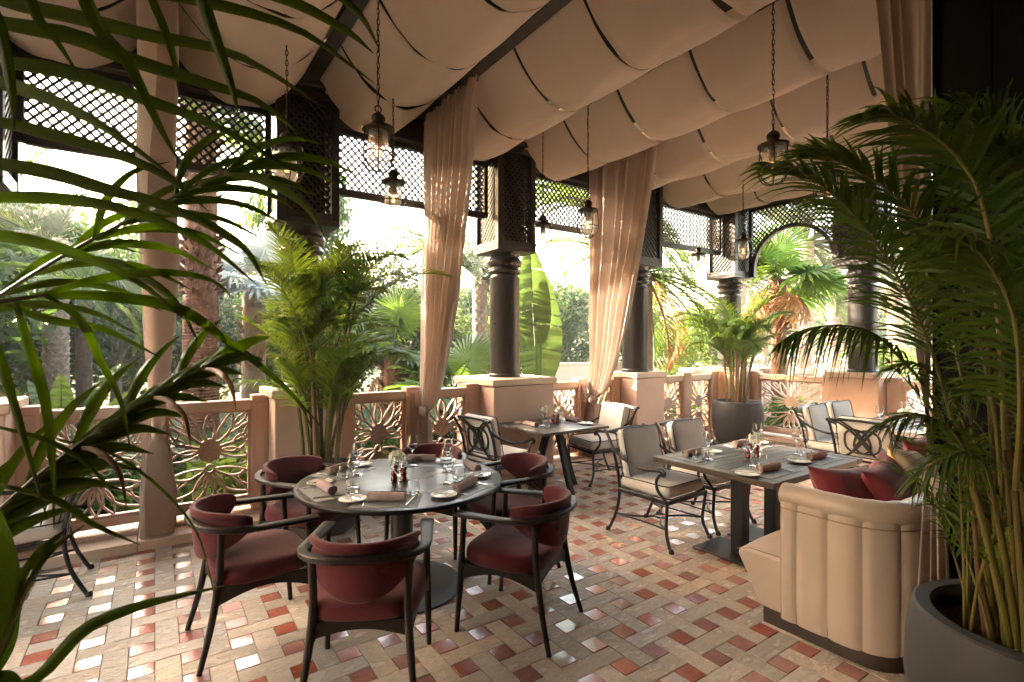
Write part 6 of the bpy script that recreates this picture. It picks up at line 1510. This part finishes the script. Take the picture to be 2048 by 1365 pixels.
# ------------------------------------------------------------------ garden walls
def gwall(label, a, b, h, th=.3):
    a, b = Vector((a[0], a[1], 0)), Vector((b[0], b[1], 0)); L = (b - a).length; t = thing('garden_wall', label, 'wall', ((a.x + b.x) / 2, (a.y + b.y) / 2, ZG), math.atan2(b.y - a.y, b.x - a.x))
    MB().span((-L / 2, -th / 2, 0), (L / 2, th / 2, h - .08)).build('wall_body', M['stone'], t); MB().span((-L / 2 - .04, -th / 2 - .05, h - .08), (L / 2 + .04, th / 2 + .05, h)).build('coping', M['stonecap'], t, bevel=.01)
gwall('low pale garden wall behind the far potted palm', at(1376, 687, 11.6), at(1535, 687, 12.2), 1.70, .5)
gwall('long low garden wall seen beside the banana leaves', at(1090, 687, 19), at(1330, 687, 21), 1.55)
gb = thing('garden_balustrade', 'pale garden balustrade with ball finials beyond the arch', 'balustrade', (0, 0, 0))
a, b = at(1500, 687, 13.5), at(1700, 687, 13.0); n = 4
a.z = b.z = 0
for i in range(n):
    p = a.lerp(b, .1 + .29 * i); q = MB().span((p.x - .13, p.y - .13, ZG), (p.x + .13, p.y + .13, 1.06)).build('post', M['stonecap'], gb, bevel=.01)
    MB().lathe([(.0, .0), (.07, .01), (.08, .03), (.06, .05)] + [(.12 * math.sin(PI * (.15 + .85 * k / 12)), .17 - .12 * math.cos(PI * (.15 + .85 * k / 12))) for k in range(13)], 20, (p.x, p.y, 1.06)).build('ball_finial', M['stonecap'], q)
    if i < n - 1:
        p2 = a.lerp(b, .1 + .29 * (i + 1))
        MB().bar((p.x, p.y, .93), (p2.x, p2.y, .93), .16, .12).build('top_rail', M['stonecap'], gb); MB().bar((p.x, p.y, .15), (p2.x, p2.y, .15), .14, .1).build('bottom_rail', M['stonecap'], gb)
        for k in range(9):
            c = p.lerp(p2, (k + 1) / 10); MB().lathe([(.03, .2), (.05, .35), (.03, .55), (.04, .7), (.03, .87)], 10, (c.x, c.y, 0)).build('baluster', M['stonecap'], gb)

hz = MB().span((-100, -100, ZG - 1.3), (100, 100, 11)).build('haze', M['water']); hz['kind'] = 'stuff'; hz['label'] = 'warm humid haze over the garden'
hm, hn, hb = new_mat('haze'); hn.nodes.remove(hb); pv = N(hn, 'ShaderNodeVolumePrincipled'); pv.inputs['Color'].default_value = (.93, .93, .92, 1); pv.inputs['Density'].default_value = 0.002; pv.inputs['Anisotropy'].default_value = 0.5
hn.links.new(pv.outputs[0], [n for n in hn.nodes if n.type == 'OUTPUT_MATERIAL'][0].inputs['Volume']); hz.data.materials[0] = hm

t = thing('garden_tree', 'added slender sun-blocking tree hidden behind the dark column by the tall palm', 'tree', (2.7, 12.3, ZG), .4, 'leafy trees in the garden'); t.scale = (.55, .55, 1.25)  # added and stretched to shade the far pedestal and rail
for nm, me, z in (('trunk', TRKM, 0), ('crown', TD, 3.1)):
    o = bpy.data.objects.new(nm, me); COL.objects.link(o); o.parent = t; o.location = (0, 0, z)

for i, (u, D, sc_) in enumerate(((70, 14.5, 1.15), (250, 18, 1.25), (430, 20, 1.1), (575, 17, .85), (690, 18, .82), (850, 20, .85), (965, 22, .92), (1110, 21, .9))):
    t = thing('garden_tree', 'dense green garden tree ' + ('behind the pale diamond-barked trunk', 'behind the edge-on curtain, in the second row', 'right of the brown palm trunk, far back', 'behind the silver fan palm, right side', 'behind the middle of the tall potted palm', 'seen just left of the middle curtain, far back', 'left of the lattice-box column, far back', 'between the banana leaf and the sunlit curtain')[i], 'tree', gnd(u, D), i * 1.7, 'leafy trees in the garden'); t.scale = (sc_,) * 3
    for nm, me, z in (('trunk', TRKM, 0), ('crown', TD, 2.9)):
        o = bpy.data.objects.new(nm, me); COL.objects.link(o); o.parent = t; o.location = (0, 0, z)
